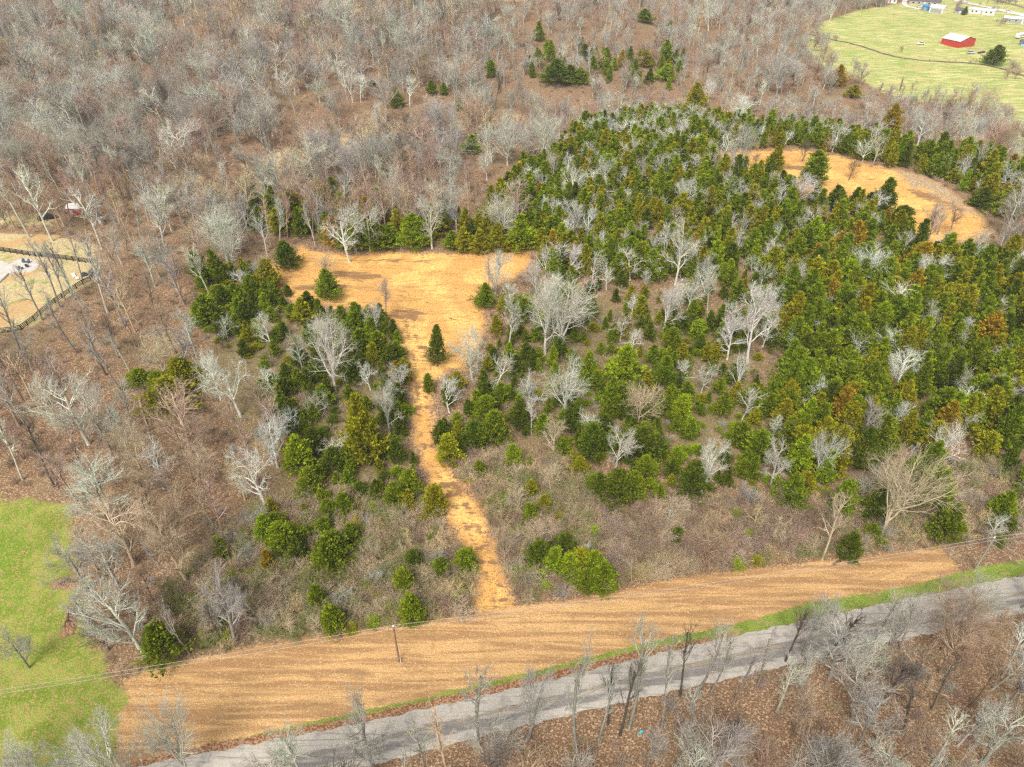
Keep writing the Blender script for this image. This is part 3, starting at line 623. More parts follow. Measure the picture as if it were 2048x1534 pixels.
CED = [
 (731,918,788,72,'cone','olive','tall olive cedar, largest left of the dirt track'),(902,925,870,42,'column','olive',None),(950,893,842,40,'column','dark',None),
 (988,886,821,56,'round','green',None),(919,910,866,34,'round','dark',None),(885,885,842,36,'round','dark',None),(974,842,790,48,'round','green',None),
 (1001,801,767,28,'column','green',None),(1042,855,800,44,'round','dark',None),(1138,865,815,34,'round','dark',None),
 (1217,818,753,36,'cone','green',None),(1193,773,740,36,'round','green',None),(1248,755,690,60,'cone','bright','bright green broad cedar in the middle of the slope'),
 (1175,760,705,36,'cone','green',None),(1326,768,712,44,'cone','green',None),(1357,842,790,36,'column','bright','bright upright small cedar by the brown slope gap'),
 (1330,830,780,38,'cone','green',None),(1372,870,840,34,'round','green',None),(1186,910,845,60,'round','dark',None),(1206,880,828,44,'round','dark',None),
 (1280,912,856,88,'round','dark','wide dark cedar clump with bare tree rising through it'),(1309,915,875,44,'round','dark',None),(1354,925,893,30,'round','bright',None),
 (960,955,922,28,'round','green','small round cedar alone just right of the track'),(1159,950,914,34,'round','olive',None),(1184,975,950,34,'round','green',None),
 (1289,955,912,50,'round','green',None),(1234,1006,945,70,'round','dark',None),(1264,995,945,46,'round','green',None),
 (820,988,938,42,'round','bright','bright rounded cedar, upper one of the group left of the track'),(789,1015,966,42,'round','green',None),(796,962,934,34,'round','green',None),(770,968,942,30,'round','dark',None),
 (871,1024,970,40,'column','olive','olive column cedar touching the left edge of the lower track'),(690,1030,988,38,'column','green',None),(721,992,964,34,'round','dark',None),
 (858,785,748,18,'column','green','slim cedar standing at the right edge of the narrow track'),
 (875,732,650,30,'ragged','dark','ragged dark cedar standing inside the lower orange clearing'),
 (970,615,566,36,'ragged','green',None),(1039,622,592,38,'round','green',None),(716,656,604,42,'cone','green',None),(687,650,612,34,'cone','green',None),
 (724,705,658,50,'cone','green',None),(796,720,682,30,'cone','green',None),(760,712,662,44,'round','green',None),
 (280,768,738,44,'ragged','green',None),(345,822,758,84,'ragged','olive','broad olive cedar in the lone clump far left of track'),(376,776,716,58,'ragged','olive',None),(318,770,744,44,'ragged','green',None),
 (601,942,874,60,'cone','bright','bright green pointed cedar behind the leaning white tree'),(625,988,936,50,'round','green',None),(670,938,896,48,'round','dark',None),(632,906,855,40,'round','dark',None),
 (540,578,520,46,'round','olive','rounded olive cedar at left edge of the orange clearing'),(537,614,580,38,'round','dark',None),(608,642,598,46,'cone','olive',None),
 (506,588,550,38,'round','green',None),(475,602,566,40,'ragged','green',None),(417,640,590,48,'ragged','green',None),(440,598,570,40,'ragged','green',None),(577,592,570,14,'column','dark',None),
 (660,599,538,44,'ragged','green','ragged green cedar inside the orange clearing by a thin tree'),(577,538,482,42,'ragged','dark','dark ragged cedar above the left end of the clearing'),
 (537,1082,1030,44,'round','bright','bright green cedar in the round clump above the power line'),(575,1105,1040,60,'round','bright',None),(608,1090,1056,44,'round','green',None),(556,1062,1024,40,'round','green',None),
 (652,1072,1036,36,'column','green',None),(660,1040,1000,34,'round','green',None),(933,1140,1098,38,'column','green','dark column cedar beside the lowest stretch of the track'),
 (810,1185,1138,38,'column','green','small dark cedar behind the neat oval one near the pole'),(827,1242,1184,42,'column','bright','neat oval bright cedar near the first utility pole'),
 (830,1138,1100,38,'ragged','dark',None),(880,1150,1118,40,'ragged','green',None),
 (1107,1148,1098,50,'cone','bright','bright cedar in the clump at the mown strip right of track'),(1138,1150,1110,48,'round','bright',None),(1160,1140,1098,50,'round','olive',None),(1182,1150,1100,44,'round','bright',None),
 (1205,1178,1125,46,'column','green','rightmost cedar of the clump beside the mown strip'),(1080,1130,1080,50,'ragged','dark',None),(1125,1105,1070,50,'ragged','dark',None),(1170,1180,1140,44,'round','green',None),
 (1693,1114,1068,38,'column','dark','dark cedar just above the mown strip below the huge tan tree'),(1740,1080,1050,40,'ragged','green',None),(2008,1068,1038,38,'round','dark','dark low cedar behind the farther utility pole'),
 (1444,830,784,32,'cone','green','small pointed cedar alone on the brown slope gap'),(1399,829,806,20,'round','green',None),(1379,878,838,30,'round','green',None),
 (1474,888,842,36,'column','green',None),(1509,920,862,48,'column','green',None),(1533,830,788,30,'column','green',None),(1392,680,638,28,'column','bright',None),
 (1498,960,912,26,'column','green',None),(1480,950,918,26,'column','green',None),(1350,925,895,26,'round','bright',None),(1382,990,922,56,'ragged','dark',None),(1450,925,900,26,'column','dark',None),
 (1604,990,946,44,'round','olive',None),(1963,912,864,38,'column','olive',None),
 (830,497,428,54,'round','bright','egg-shaped bright cedar at the upper edge of the clearing'),
 (1042,500,430,54,'cone','bright','broad pointed cedar at the right end of the clearing top edge'),(994,506,448,40,'round','olive',None),(960,506,458,30,'column','olive',None),(930,502,455,40,'cone','olive',None),
 (1015,500,472,26,'column','rusty',None),(755,500,440,46,'ragged','green',None),(780,495,450,40,'ragged','green',None),(720,500,430,50,'ragged','green',None),(905,498,462,30,'cone','green',None),
 (943,305,268,32,'cone','bright','bright green cedar alone at the pale row left end'),(1078,82,42,20,'cone','green','lone dark cedar high on the brown wooded ridge'),(981,155,120,20,'column','green',None),
 (795,215,176,24,'cone','green','dark cedar on the ridge woods below the bare slope'),(746,178,156,14,'cone','green',None),(863,188,160,20,'cone','green',None),(888,190,165,16,'cone','green',None),
 (918,222,200,22,'round','olive',None),(1288,45,18,34,'ragged','green','broad cedar near the top of the wooded ridge'),(1212,120,95,18,'round','green',None),(1328,130,80,30,'cone','green',None),
 (1330,160,128,34,'cone','bright',None),(1110,168,118,50,'ragged','dark','wide dark cedar cluster on the wooded ridge'),(1065,155,125,12,'column','green',None),(1140,165,130,40,'ragged','dark',None),(1160,168,135,34,'ragged','green',None),
 (1290,135,100,26,'ragged','olive',None),(1095,95,80,14,'column','olive',None),
 (1673,172,130,32,'cone','rusty','rusty green cedar at the pasture edge'),(1772,284,208,30,'column','rusty','tall rusty-topped cedar on the crest above the hilltop clearing'),(1705,195,170,30,'round','olive',None),
 (1546,342,290,34,'cone','olive','pointed olive cedar standing inside the hilltop clearing'),(1625,366,302,44,'column','green','tall green cedar at lower edge of the hilltop clearing'),
 (1762,422,356,40,'cone','dark','tall dark cedar at the lower right edge of hilltop clearing'),(1672,402,372,28,'round','dark',None),(1705,420,376,32,'cone','dark',None),(1735,420,385,34,'cone','dark',None),
 (1800,450,412,48,'round','dark',None),(1768,450,418,20,'cone','rusty','narrow orange-brown cedar below the tall dark cedar'),(1874,347,324,18,'round','bright','tiny round cedar at the pale rocky patch'),
 (1905,365,335,26,'round','olive',None),(1960,415,375,40,'cone','dark',None),(1940,375,345,36,'round','dark',None),(1390,215,165,34,'cone','olive','dark olive pointed cedar above the cedar stand'),
 (1985,130,90,36,'ragged','dark','dark cedar alone beside the red barn'),(1928,30,13,9,'cone','dark','small dark cone tree by the farmyard shed'),
 (1340,700,655,40,'round','green',None),(1300,560,500,44,'round','bright',None),
]
for r in BARE: add_px('bare_tree', r[0], r[1], r[2], r[3], r[4], r[5], r[6])
for r in CED: add_px('cedar_tree', r[0], r[1], r[2], r[3], r[4], r[5], r[6])

# ------------------------------------------------------------------ plants: the rest of the wood, filled in on the ground plan
FZ = dict(
 dense=[(1075,500),(1062,470),(960,470),(975,430),(1060,350),(1130,300),(1150,270),(1250,240),(1400,240),(1418,292),(1430,330),(1480,365),(1560,372),(1640,415),(1760,440),(1800,462),(1850,505),(1940,520),(2060,540),(2300,560),(2300,860),(2040,890),(1900,915),(1750,905),(1640,895),(1570,850),(1570,740),(1560,680),(1420,650),(1300,640),(1220,640),(1080,560)],
 crestrow=[(1425,303),(1400,250),(1500,262),(1700,285),(1860,312),(2048,345),(2300,380),(2300,440),(2048,445),(1985,440),(1950,400),(1900,372),(1860,354),(1800,340),(1740,330),(1690,312),(1600,300),(1520,300)],
 med=[(1080,570),(1220,640),(1420,650),(1560,680),(1580,860),(1640,900),(1740,930),(1640,1000),(1500,1000),(1300,1020),(1180,1000),(1130,930),(1020,880),(930,900),(890,900),(875,850),(900,780),(960,740),(985,660),(1000,590),(1060,560)],
 left=[(400,560),(500,545),(600,625),(650,628),(740,632),(785,650),(815,740),(825,900),(840,950),(870,1020),(720,1040),(640,1000),(620,960),(560,880),(530,800),(480,720),(400,660)],
 topedge=[(455,400),(560,420),(680,400),(760,430),(800,440),(900,450),(1060,440),(1062,496),(900,501),(790,499),(700,505),(600,485),(500,470)],
 ridgec=[(1040,110),(1200,100),(1280,110),(1350,60),(1370,160),(1340,190),(1200,165),(1060,165)],
 brush=[(880,930),(960,900),(1130,930),(1300,1020),(1500,1000),(1640,1000),(1780,940),(1960,930),(2300,900),(2300,1090),(2048,1090),(1880,1085),(1650,1115),(1500,1130),(1350,1150),(1200,1184),(1040,1215),(1010,1140),(975,1040)],
 lowleft=[(300,1330),(330,1200),(440,1080),(600,990),(830,960),(900,1060),(950,1150),(935,1235),(850,1240),(640,1270),(400,1310)],
 rust=[(1230,930),(1480,1000),(1640,1010),(1640,1105),(1350,1145),(1180,1170),(1200,1080)],
)
FP = {k: world_poly(v, 25) for k, v in FZ.items()}
def jgrid(x0, x1, y0, y1, step, jit_=0.45):
    X, Y = np.meshgrid(np.arange(x0, x1, step), np.arange(y0, y1, step))
    X = X + rng.uniform(-jit_, jit_, X.shape)*step; Y = Y + rng.uniform(-jit_, jit_, Y.shape)*step
    X = X.ravel(); Y = Y.ravel(); Z_ = hgt(X, Y); px, py = proj(X, Y, Z_)
    k = (px > -130) & (px < 2180) & (py > -150) & (py < 1760) & (Y*CP-(Z_-CAMZ)*SP > 10)
    return X[k], Y[k], px[k], py[k]
def inside(k, X, Y, grow=0.0):
    P_ = ZP.get(k); P_ = FP[k] if P_ is None else P_
    return sdist(X, Y, P_) > -grow
hand_xy = np.array([i['p'][:2] for i in items]); hand_bare = np.array([i['p'][:2] for i in items if i['kind'] == 'bare_tree']); hand_ced = np.array([i['p'][:2] for i in items if i['kind'] == 'cedar_tree'])
hced_r = np.array([i['w'] for i in items if i['kind'] == 'cedar_tree'])
def far_from(X, Y, pts, d):
    return np.min((X[:, None]-pts[None, :, 0])**2+(Y[:, None]-pts[None, :, 1])**2, axis=1) > d*d
def open_ground(X, Y, g=0.6):
    k = np.hypot(X-83, Y-80) < (9 if g > 0.3 else 2)
    for z_, gg in (('road', 2.2), ('strip', min(g, 0.3)), ('verge', 0.5), ('clearing', g), ('hill', g), ('lawn', 0.5), ('pasture', -3), ('yard', 0.3)): k |= inside(z_, X, Y, gg)
    return k
def pick(d):
    r = rnd.random()*sum(d.values())
    for k, v in d.items():
        r -= v
        if r <= 0: return k
    return k
# cedars
X, Y, px, py = jgrid(-140, 420, 60, 560, 3.5)
dn = np.zeros(X.shape)
for k, v in (('dense', 0.70), ('crestrow', 0.85), ('med', 0.70), ('left', 0.82), ('topedge', 0.45), ('ridgec', 0.11), ('brush', 0.085), ('lowleft', 0.13)): dn = np.maximum(dn, np.where(inside(k, X, Y), v, 0))
keep = (rng.uniform(0, 1, X.shape) < dn) & ~open_ground(X, Y, 0.8) & far_from(X, Y, hand_ced, 2.6) & far_from(X, Y, hand_bare, 1.0)
cl = np.sin(X*0.16+1)*np.cos(Y*0.13+0.5)
for x, y, a, b, q in zip(X[keep], Y[keep], px[keep], py[keep], cl[keep]):
    small = (a < 1560 and 560 < b < 1100)
    if small and q < -0.45 and rnd.random() < 0.8: continue
    h = rnd.uniform(3.0, 6.8) if small else rnd.uniform(5.5, 10)
    if b < 300: h = rnd.uniform(5.5, 9.0)
    if a > 1560 and b > 540: h = rnd.uniform(8, 12)
    style = pick(dict(cone=6, column=2, round=1.5, ragged=3) if not small else dict(round=5, column=3, cone=2, ragged=1))
    w = h*dict(cone=0.50, column=0.40, round=0.58, ragged=0.56)[style]*rnd.uniform(0.85, 1.2)
    col = pick(dict(green=5, bright=2, dark=1.6, olive=3, rusty=0.5) if not small else dict(green=5, bright=1.3, dark=3, olive=1.5, rusty=0.2))
    add_w('cedar_tree', x, y, h, w, style, col)
# bare trees of the wood
def bare_fill(x0, x1, y0, y1, step, cond, dens, hs, styles, cols):
    X, Y, px, py = jgrid(x0, x1, y0, y1, step)
    k = cond(px, py) & ~open_ground(X, Y) & (rng.uniform(0, 1, X.shape) < dens) & far_from(X, Y, hand_bare, min(3.5, step*0.7))
    dp = Y*CP-(hgt(X, Y)-CAMZ)*SP; hh = 0.5*(hs[0]+hs[1]); top = proj(X, Y, hgt(X, Y)+hh)[1]
    for it in items:
        if not it['hand'] or it['p'][1] < 120 and it['kind'] == 'bare_tree': continue
        cx, cy = proj(it['p'][0], it['p'][1], it['p'][2]+it['h']*0.45); dd = depth(it['p'])
        k &= ~((dp < dd) & (dp > dd-60) & (np.abs(px-cx) < 0.15*hh*F/dd+0.3*it['w']*F/dd) & (top < cy) & (py > cy))
    ce = inside('dense', X, Y) | inside('crestrow', X, Y) | inside('med', X, Y) | inside('left', X, Y)
    br = inside('brush', X, Y) | inside('lowleft', X, Y)
    tn = inside('tan', X, Y) | inside('crest', X, Y)
    for x, y, a, b, c_, b_, t_ in zip(X[k], Y[k], px[k], py[k], ce[k], br[k], tn[k]):
        if c_ and rnd.random() < 0.60: continue
        if b_ and rnd.random() < 0.18: continue
        if t_ and rnd.random() < 0.93: continue
        h = rnd.uniform(*hs)*(0.6 if a > 1000 and y > 235 else 1); st_ = pick(styles); co = pick(cols)
        if c_: h = rnd.uniform(6, 10.5); st_ = pick(dict(gnarly=3, oak=2, fan=1)); co = pick(dict(white=3, pale=4, grey=1))
        if b_: h = rnd.uniform(3.5, 7.5); st_ = pick(dict(fan=3, oak=1, gnarly=1, sparse=3)); co = pick(dict(tan=3, straw=1.5, pale=1, grey=0.6, brown=1.5))
        if Y[0] == Y[0] and y > 235 and not c_ and not b_ and rnd.random() < 0.55*max(0.0, math.sin(x*0.035+1)*math.cos(y*0.028)+0.25*math.sin(x*0.11-y*0.09)): continue
        w = (1.05 if y > 235 else 0.95)*h*dict(oak=0.75, gnarly=0.85, fan=0.78, upright=0.45, sparse=0.40)[st_]*rnd.uniform(0.8, 1.2)
        add_w('bare_tree', x, y, h, w, st_, co)
EARTH = dict(grey=3, pale=2, brown=3, pink=2.5, tan=2); FARE = dict(grey=6, pale=3.6, brown=2.6, pink=1.6, tan=1.0, dark=0.5)
bare_fill(-130, 130, 24, 76, 4.6, lambda a, b: b > 1290+0*a, 0.95, (9, 16), dict(upright=3, sparse=6, oak=2, fan=1), dict(grey=5, brown=3, pale=1.5, tan=1, dark=1.5))
bare_fill(-260, 260, 60, 235, 5.2, lambda a, b: (b <= 1290) & ~((a < 330) & (b > 460) & (b < 720) & (rng.uniform(0, 1, a.shape) < 0.55)), 0.74, (11, 19), dict(upright=4, sparse=6, oak=2.5, fan=1), EARTH)
bare_fill(-330, 330, 235, 420, 6.6, lambda a, b: b <= 1290, 0.95, (13, 21), dict(upright=3, oak=3, fan=3, sparse=2), FARE)
bare_fill(-470, 430, 420, 730, 8.0, lambda a, b: b <= 1290, 0.98, (16, 24), dict(upright=3, oak=3, fan=3, sparse=1), FARE)
X, Y, px, py = jgrid(-20, 380, 90, 420, 8.5)
k = (inside('dense', X, Y) | inside('crestrow', X, Y)) & ~open_ground(X, Y) & far_from(X, Y, hand_bare, 4) & (rng.uniform(0, 1, X.shape) < 0.75)
for x, y in zip(X[k], Y[k]):
    h = rnd.uniform(7, 11.5); st_ = pick(dict(gnarly=3, oak=3, fan=2)); add_w('bare_tree', x, y, h, h*rnd.uniform(0.6, 0.85), st_, pick(dict(white=4, pale=3)))
# shrubs
def shrub_fill(x0, x1, y0, y1, step, cond, dens, only=False):
    X, Y, px, py = jgrid(x0, x1, y0, y1, step)
    ce = inside('dense', X, Y) | inside('crestrow', X, Y)
    br = inside('brush', X, Y) | inside('lowleft', X, Y); ru = inside('rust', X, Y)
    d = np.where(br, 1.0, 0.0 if only else np.where(ce, 0.25, 0.58))*dens
    k = cond(px, py) & ~open_ground(X, Y, 0.1) & (rng.uniform(0, 1, X.shape) < d)
    for x, y, a, b, b_, r_ in zip(X[k], Y[k], px[k], py[k], br[k], ru[k]):
        h = rnd.uniform(1.6, 4.0) if b_ else rnd.uniform(1.0, 2.4)
        co = pick(dict(brown=4, pink=2, tan=2, straw=1) if r_ else (dict(tan=4, brown=3, moss=3, straw=2, grey=0.7) if b_ else dict(brown=4, pink=2, grey=1, tan=3)))
        add_w('bare_shrub', x, y, h, h*rnd.uniform(1.0, 1.7), 'shrub', co)
shrub_fill(-130, 130, 26, 76, 2.6, lambda a, b: b > 1290, 0.9)
shrub_fill(-260, 260, 60, 235, 2.5, lambda a, b: b <= 1290, 0.85)
shrub_fill(-120, 200, 60, 150, 1.9, lambda a, b: (b <= 1290) & (b > 880), 1.0, True)
shrub_fill(-330, 330, 235, 420, 4.2, lambda a, b: b <= 1290, 0.9)
# leafy green low bushes
X, Y, px, py = jgrid(-200, 200, 50, 300, 3.2)
lv = inside('lowleft', X, Y)*0.62*(1+0.5*np.sin(X*0.2)*np.cos(Y*0.17)) + inside('vine', X, Y)*1.0 + inside('left', X, Y)*0.50 + inside('brush', X, Y)*0.22*(1+np.sin(X*0.15)*np.cos(Y*0.2+1)) + inside('med', X, Y)*0.40
k = (rng.uniform(0, 1, X.shape) < lv) & ~open_ground(X, Y, 0.9)
for x, y in zip(X[k], Y[k]):
    h = rnd.uniform(0.9, 1.9); add_w('green_bush', x, y, h, h*rnd.uniform(1.2, 2.0), 'round', pick(dict(bright=3, green=3, olive=3, dark=1)))
for i, it in enumerate(items):
    x, y, z = it['p']; it['px'], it['py'] = proj(x, y, z+it['h']*0.5); it['size'] = it['h']*max(it['w'], 0.3)/depth(it['p'])**2
    inf = 0 <= it['px'] <= 2048 and 0 <= it['py'] <= 1534
    it['rank'] = (1e6 if it['hand'] else 0) + (it['size']*1e4 if inf else -1)
print({k: sum(1 for i in items if i['kind'] == k) for k in ('bare_tree', 'cedar_tree', 'bare_shrub', 'green_bush')})

# ------------------------------------------------------------------ plants: link them, the largest as things, the rest as stuff
ONES = 'zero one two three four five six seven eight nine ten eleven twelve thirteen fourteen fifteen sixteen seventeen eighteen nineteen'.split()
TENS = 'zero ten twenty thirty forty fifty sixty seventy eighty ninety'.split()
def words(n):
    n = max(0, min(99, int(n)))
    return ONES[n] if n < 20 else TENS[n//10] + ('-'+ONES[n % 10] if n % 10 else '')
def place(it):
    X = it['p'][0:1]; Y = it['p'][1:2]; a, b = it['px'], it['py']
    rd = 57+0.27*X[0]
    if Y[0] < rd: return 'below the road'
    if inside('clearing', X, Y, 9)[0]: return 'beside the orange clearing' if b < 660 else 'beside the dirt track'
    if inside('hill', X, Y, 12)[0]: return 'by the hilltop clearing'
    if inside('yard', X, Y, 12)[0]: return 'by the fenced yard'
    if inside('strip', X, Y, 9)[0]: return 'above the mown strip'
    if inside('lawn', X, Y, 9)[0]: return 'by the lawn'
    if inside('pasture', X, Y, 15)[0]: return 'by the pasture'
    if inside('dense', X, Y)[0] or inside('crestrow', X, Y)[0]: return 'in the cedar stand'
    if inside('left', X, Y)[0]: return 'left of the track'
    if inside('med', X, Y)[0] or inside('brush', X, Y)[0]: return 'right of the track'
    if Y[0] > 290: return 'on the far ridge'
    return 'in the brown woods'
LOOKC = dict(moss='mossy green', straw='straw coloured', white='whitish', pale='pale grey', grey='grey', tan='tan', brown='brown', pink='pinkish brown', dark='dark')
LOOKF = dict(green='green', bright='bright green', dark='dark green', olive='olive', rusty='rusty green')
LOOKS = dict(cone='pointed', column='narrow', round='rounded', ragged='ragged')
used = {}
def label_of(it):
    A = words(round(it['px']/2048*100)); B = words(round(it['py']/1534*100))
    if it['kind'] == 'bare_tree': t = f"{LOOKC[it['col']]} bare tree"
    elif it['kind'] == 'cedar_tree': t = f"{LOOKS[it['style']]} {LOOKF[it['col']]} cedar"
    elif it['kind'] == 'green_bush': t = "low leafy green bush"
    else: t = f"{LOOKC[it['col']]} leafless shrub"
    if it['lab']: t = it['lab']
    else: t = f"{t} {place(it)}, {A} percent across, {B} percent down"
    if t in used:
        used[t] += 1; t2 = t + (', shorter' if it['h'] < used.get(t+'#h', 0) else ', taller')
        t = t2 if t2 not in used else t + ', one among close neighbours' + (' of its size' if used[t] > 3 else '')
    used.setdefault(t, 1); used[t+'#h'] = it['h']
    return t
GROUP = dict(bare_tree='leafless trees of the woods', cedar_tree='cedars on the slope', bare_shrub='leafless shrubs in the undergrowth', green_bush='low green bushes')
CAT = dict(bare_tree='tree', cedar_tree='cedar', bare_shrub='shrub', green_bush='bush')
LIM = dict(bare_tree=300, cedar_tree=300, bare_shrub=290, green_bush=240)
def prop_obj(name, me, root, sc, col):
    o = bpy.data.objects.new(name, me); C.objects.link(o); o.parent = root; o.scale = sc; o.color = (*col, 1); return o
def place_plant(it):
    k = it['kind']; col = jit((BARKS if k in ('bare_tree', 'bare_shrub') else CEDS)[it['col']])
    root = empty(k, it['p'], rnd.uniform(0, 6.283)); root.rotation_euler = (rnd.gauss(0, 0.03), rnd.gauss(0, 0.03), rnd.uniform(0, 6.283))
    if k == 'bare_tree':
        tr, cr, zt, hw = rnd.choice(BT[it['style']]); s_ = it['h']/zt; sw = it['w']/2/hw; sw = min(max(sw, 0.55*s_), 1.8*s_)
        tc = tuple(v*(0.62 if it['col'] in ('grey', 'dark', 'brown') else 0.9) for v in col)
        prop_obj('trunk', tr, root, (sw*0.5+s_*0.5, sw*0.5+s_*0.5, s_), tc); prop_obj('crown', cr, root, (sw, sw, s_), col)
        root.children[0].scale = (sw, sw, s_)
    elif k == 'bare_shrub':
        a, b, zt, hw = rnd.choice(SH); s_ = it['h']/zt; sw = it['w']/2/hw
        prop_obj('stems', a, root, (sw, sw, s_), tuple(v*0.8 for v in col)); prop_obj('twigs', b, root, (sw, sw, s_), col)
    else:
        st_ = it['style'] if k == 'cedar_tree' else 'round'
        a, b, H_, W_ = rnd.choice(CE[st_]); s_ = it['h']/H_; sw = it['w']/2/W_
        
        if k == 'cedar_tree': prop_obj('trunk', a, root, (sw, sw, s_), (0.16, 0.12, 0.09))
        prop_obj('foliage', b, root, (sw, sw, s_), col)
    tag(root, label_of(it), CAT[k], GROUP[k])
rest = []
for k in LIM:
    L_ = sorted([i for i in items if i['kind'] == k], key=lambda i: -i['rank'])
    for it in L_[:LIM[k]]: place_plant(it)
    rest += L_[LIM[k]:]

# the uncounted rest: one object each, its points carry instances of light copies
def stuff_group(colln):
    ng = bpy.data.node_groups.new('scatter_'+colln.name, 'GeometryNodeTree')
    ng.interface.new_socket('Geometry', in_out='INPUT', socket_type='NodeSocketGeometry'); ng.interface.new_socket('Geometry', in_out='OUTPUT', socket_type='NodeSocketGeometry')
    N = ng.nodes; gi = N.new('NodeGroupInput'); go = N.new('NodeGroupOutput'); ci = N.new('GeometryNodeCollectionInfo'); ci.inputs['Collection'].default_value = colln
    ci.inputs['Separate Children'].default_value = True; ci.inputs['Reset Children'].default_value = True
    ip = N.new('GeometryNodeInstanceOnPoints'); ip.inputs['Pick Instance'].default_value = True
    def na(n, t):
        x = N.new('GeometryNodeInputNamedAttribute'); x.data_type = t; x.inputs['Name'].default_value = n; return [o for o in x.outputs if o.enabled][0]
    ng.links.new(gi.outputs[0], ip.inputs['Points']); ng.links.new(ci.outputs[0], ip.inputs['Instance'])
    ng.links.new(na('pick', 'INT'), ip.inputs['Instance Index']); ng.links.new(na('turn', 'FLOAT_VECTOR'), ip.inputs['Rotation']); ng.links.new(na('size', 'FLOAT_VECTOR'), ip.inputs['Scale'])
    ng.links.new(ip.outputs[0], go.inputs[0]); return ng
def stuff(name, its, protos, pal):      # protos: {style: [(mesh, zt, hw)]}
    colln = bpy.data.collections.new(name+'_sources'); lst = []; key = {}
    for kk, ms in protos.items():
        for (me, zt, hw) in ms:
            o = bpy.data.objects.new('s%04d' % len(lst), me); colln.objects.link(o)
            key.setdefault(kk, []).append((len(lst), zt, hw)); lst.append(o)
    n = len(its); me = bpy.data.meshes.new(name); me.vertices.add(n)
    co = np.array([i['p'] for i in its]); pk = np.zeros(n, np.int32); tu = np.zeros((n, 3)); sc = np.zeros((n, 3)); cc = np.ones((n, 4))
    for j, it in enumerate(its):
        q, zt, hw = rnd.choice(key[it['style']]); pk[j] = q; tu[j] = (rnd.gauss(0, 0.04), rnd.gauss(0, 0.04), rnd.uniform(0, 6.283)); sw = it['w']/2/hw; sc[j] = (sw, sw, it['h']/zt)
        cc[j, :3] = jit(pal[it['col']])
    a = me.attributes.new('own_colour', 'FLOAT_COLOR', 'POINT'); a.data.foreach_set('color', cc.astype(np.float32).ravel())
    a = me.attributes.new('scattered', 'FLOAT', 'POINT'); a.data.foreach_set('value', np.ones(n, np.float32))
    me.vertices.foreach_set('co', co.astype(np.float32).ravel())
    a = me.attributes.new('pick', 'INT', 'POINT'); a.data.foreach_set('value', pk)
    a = me.attributes.new('turn', 'FLOAT_VECTOR', 'POINT'); a.data.foreach_set('vector', tu.astype(np.float32).ravel())
    a = me.attributes.new('size', 'FLOAT_VECTOR', 'POINT'); a.data.foreach_set('vector', sc.astype(np.float32).ravel())
    o = bpy.data.objects.new(name, me); C.objects.link(o); tag(o, kind='stuff')
    md = o.modifiers.new('scatter', 'NODES'); md.node_group = stuff_group(colln)
    return o
rb_ = [i for i in rest if i['kind'] == 'bare_tree']; rc_ = [i for i in rest if i['kind'] == 'cedar_tree']; rs_ = [i for i in rest if i['kind'] == 'bare_shrub']; rg_ = [i for i in rest if i['kind'] == 'green_bush']
LB = {}
for st_ in ('oak', 'gnarly', 'upright', 'fan', 'sparse'):
    LB[st_] = []
    for sd_ in (101, 102):
        T_, Cr, zt, hw = bare_tree_geo(sd_+len(st_), st_, 1); LB[st_].append((gmesh('far_tree', joined([T_, Cr]), BARK), zt, hw))
LC = {}
for st_ in ('cone', 'column', 'round', 'ragged'):
    LC[st_] = []
    for sd_ in (201, 202):
        T_, Fo, tint, H_, W_ = cedar_geo(sd_+len(st_), st_, 1); LC[st_].append((gmesh('far_cedar', Fo, CEDAR, False, {'tint': tint}), H_, W_))
stuff('cedar_thicket', rc_+rg_, LC, CEDS)
LS = []
for sd_ in (301, 302, 303, 304):
    St, Tw, zt, hw = shrub_geo(sd_, 1, sd_ % 2 == 0); LS.append((gmesh('brush', joined([St, Tw]), BARK), zt, hw))
stuff('undergrowth', rs_, {'shrub': LS}, BARKS)
print('rest', len(rb_), len(rc_), len(rs_), len(rg_))

# ------------------------------------------------------------------ built things: helpers
class MB:
    def __init__(s): s.v = []; s.f = []
    def add(s, V, Fc):
        o = len(s.v); s.v += [tuple(map(float, q)) for q in V]; s.f += [tuple(i+o for i in q) for q in Fc]; return s
    def box(s, c, d, rz=0.0, taper=1.0):
        x, y, z = (k/2 for k in d); V = []
        for sz in (-1, 1):
            t = 1 if sz < 0 else taper
            for sx, sy in ((-1, -1), (1, -1), (1, 1), (-1, 1)):
                a, b = sx*x*t, sy*y*t; V.append((c[0]+a*math.cos(rz)-b*math.sin(rz), c[1]+a*math.sin(rz)+b*math.cos(rz), c[2]+sz*z))
        return s.add(V, [(3, 2, 1, 0), (4, 5, 6, 7), (0, 1, 5, 4), (1, 2, 6, 5), (2, 3, 7, 6), (3, 0, 4, 7)])
    def bar(s, a, b, r0, r1=None, n=6):
        r1 = r0 if r1 is None else r1; a = np.array(a, float); b = np.array(b, float); t = norm(b-a)
        u = norm(np.cross(t, (0, 0, 1) if abs(t[2]) < 0.9 else (1, 0, 0))); w = np.cross(t, u); V = []
        for p, r in ((a, r0), (b, r1)):
            for k in range(n): V.append(p+r*(math.cos(2*math.pi*k/n)*u+math.sin(2*math.pi*k/n)*w))
        return s.add(V, [(k, (k+1) % n, n+(k+1) % n, n+k) for k in range(n)]+[tuple(range(n))[::-1], tuple(range(n, 2*n))])
    def prism(s, prof, y0, y1):          # prof in x,z extruded in y
        n = len(prof); V = [(x, y0, z) for x, z in prof]+[(x, y1, z) for x, z in prof]
        return s.add(V, [tuple(range(n)), tuple(range(n, 2*n))[::-1]]+[(k, n+k, n+(k+1) % n, (k+1) % n) for k in range(n)])
    def make(s, name, mat, parent=None, sm=False): return mesh_obj(name, s.v, s.f, mat, parent, sm)
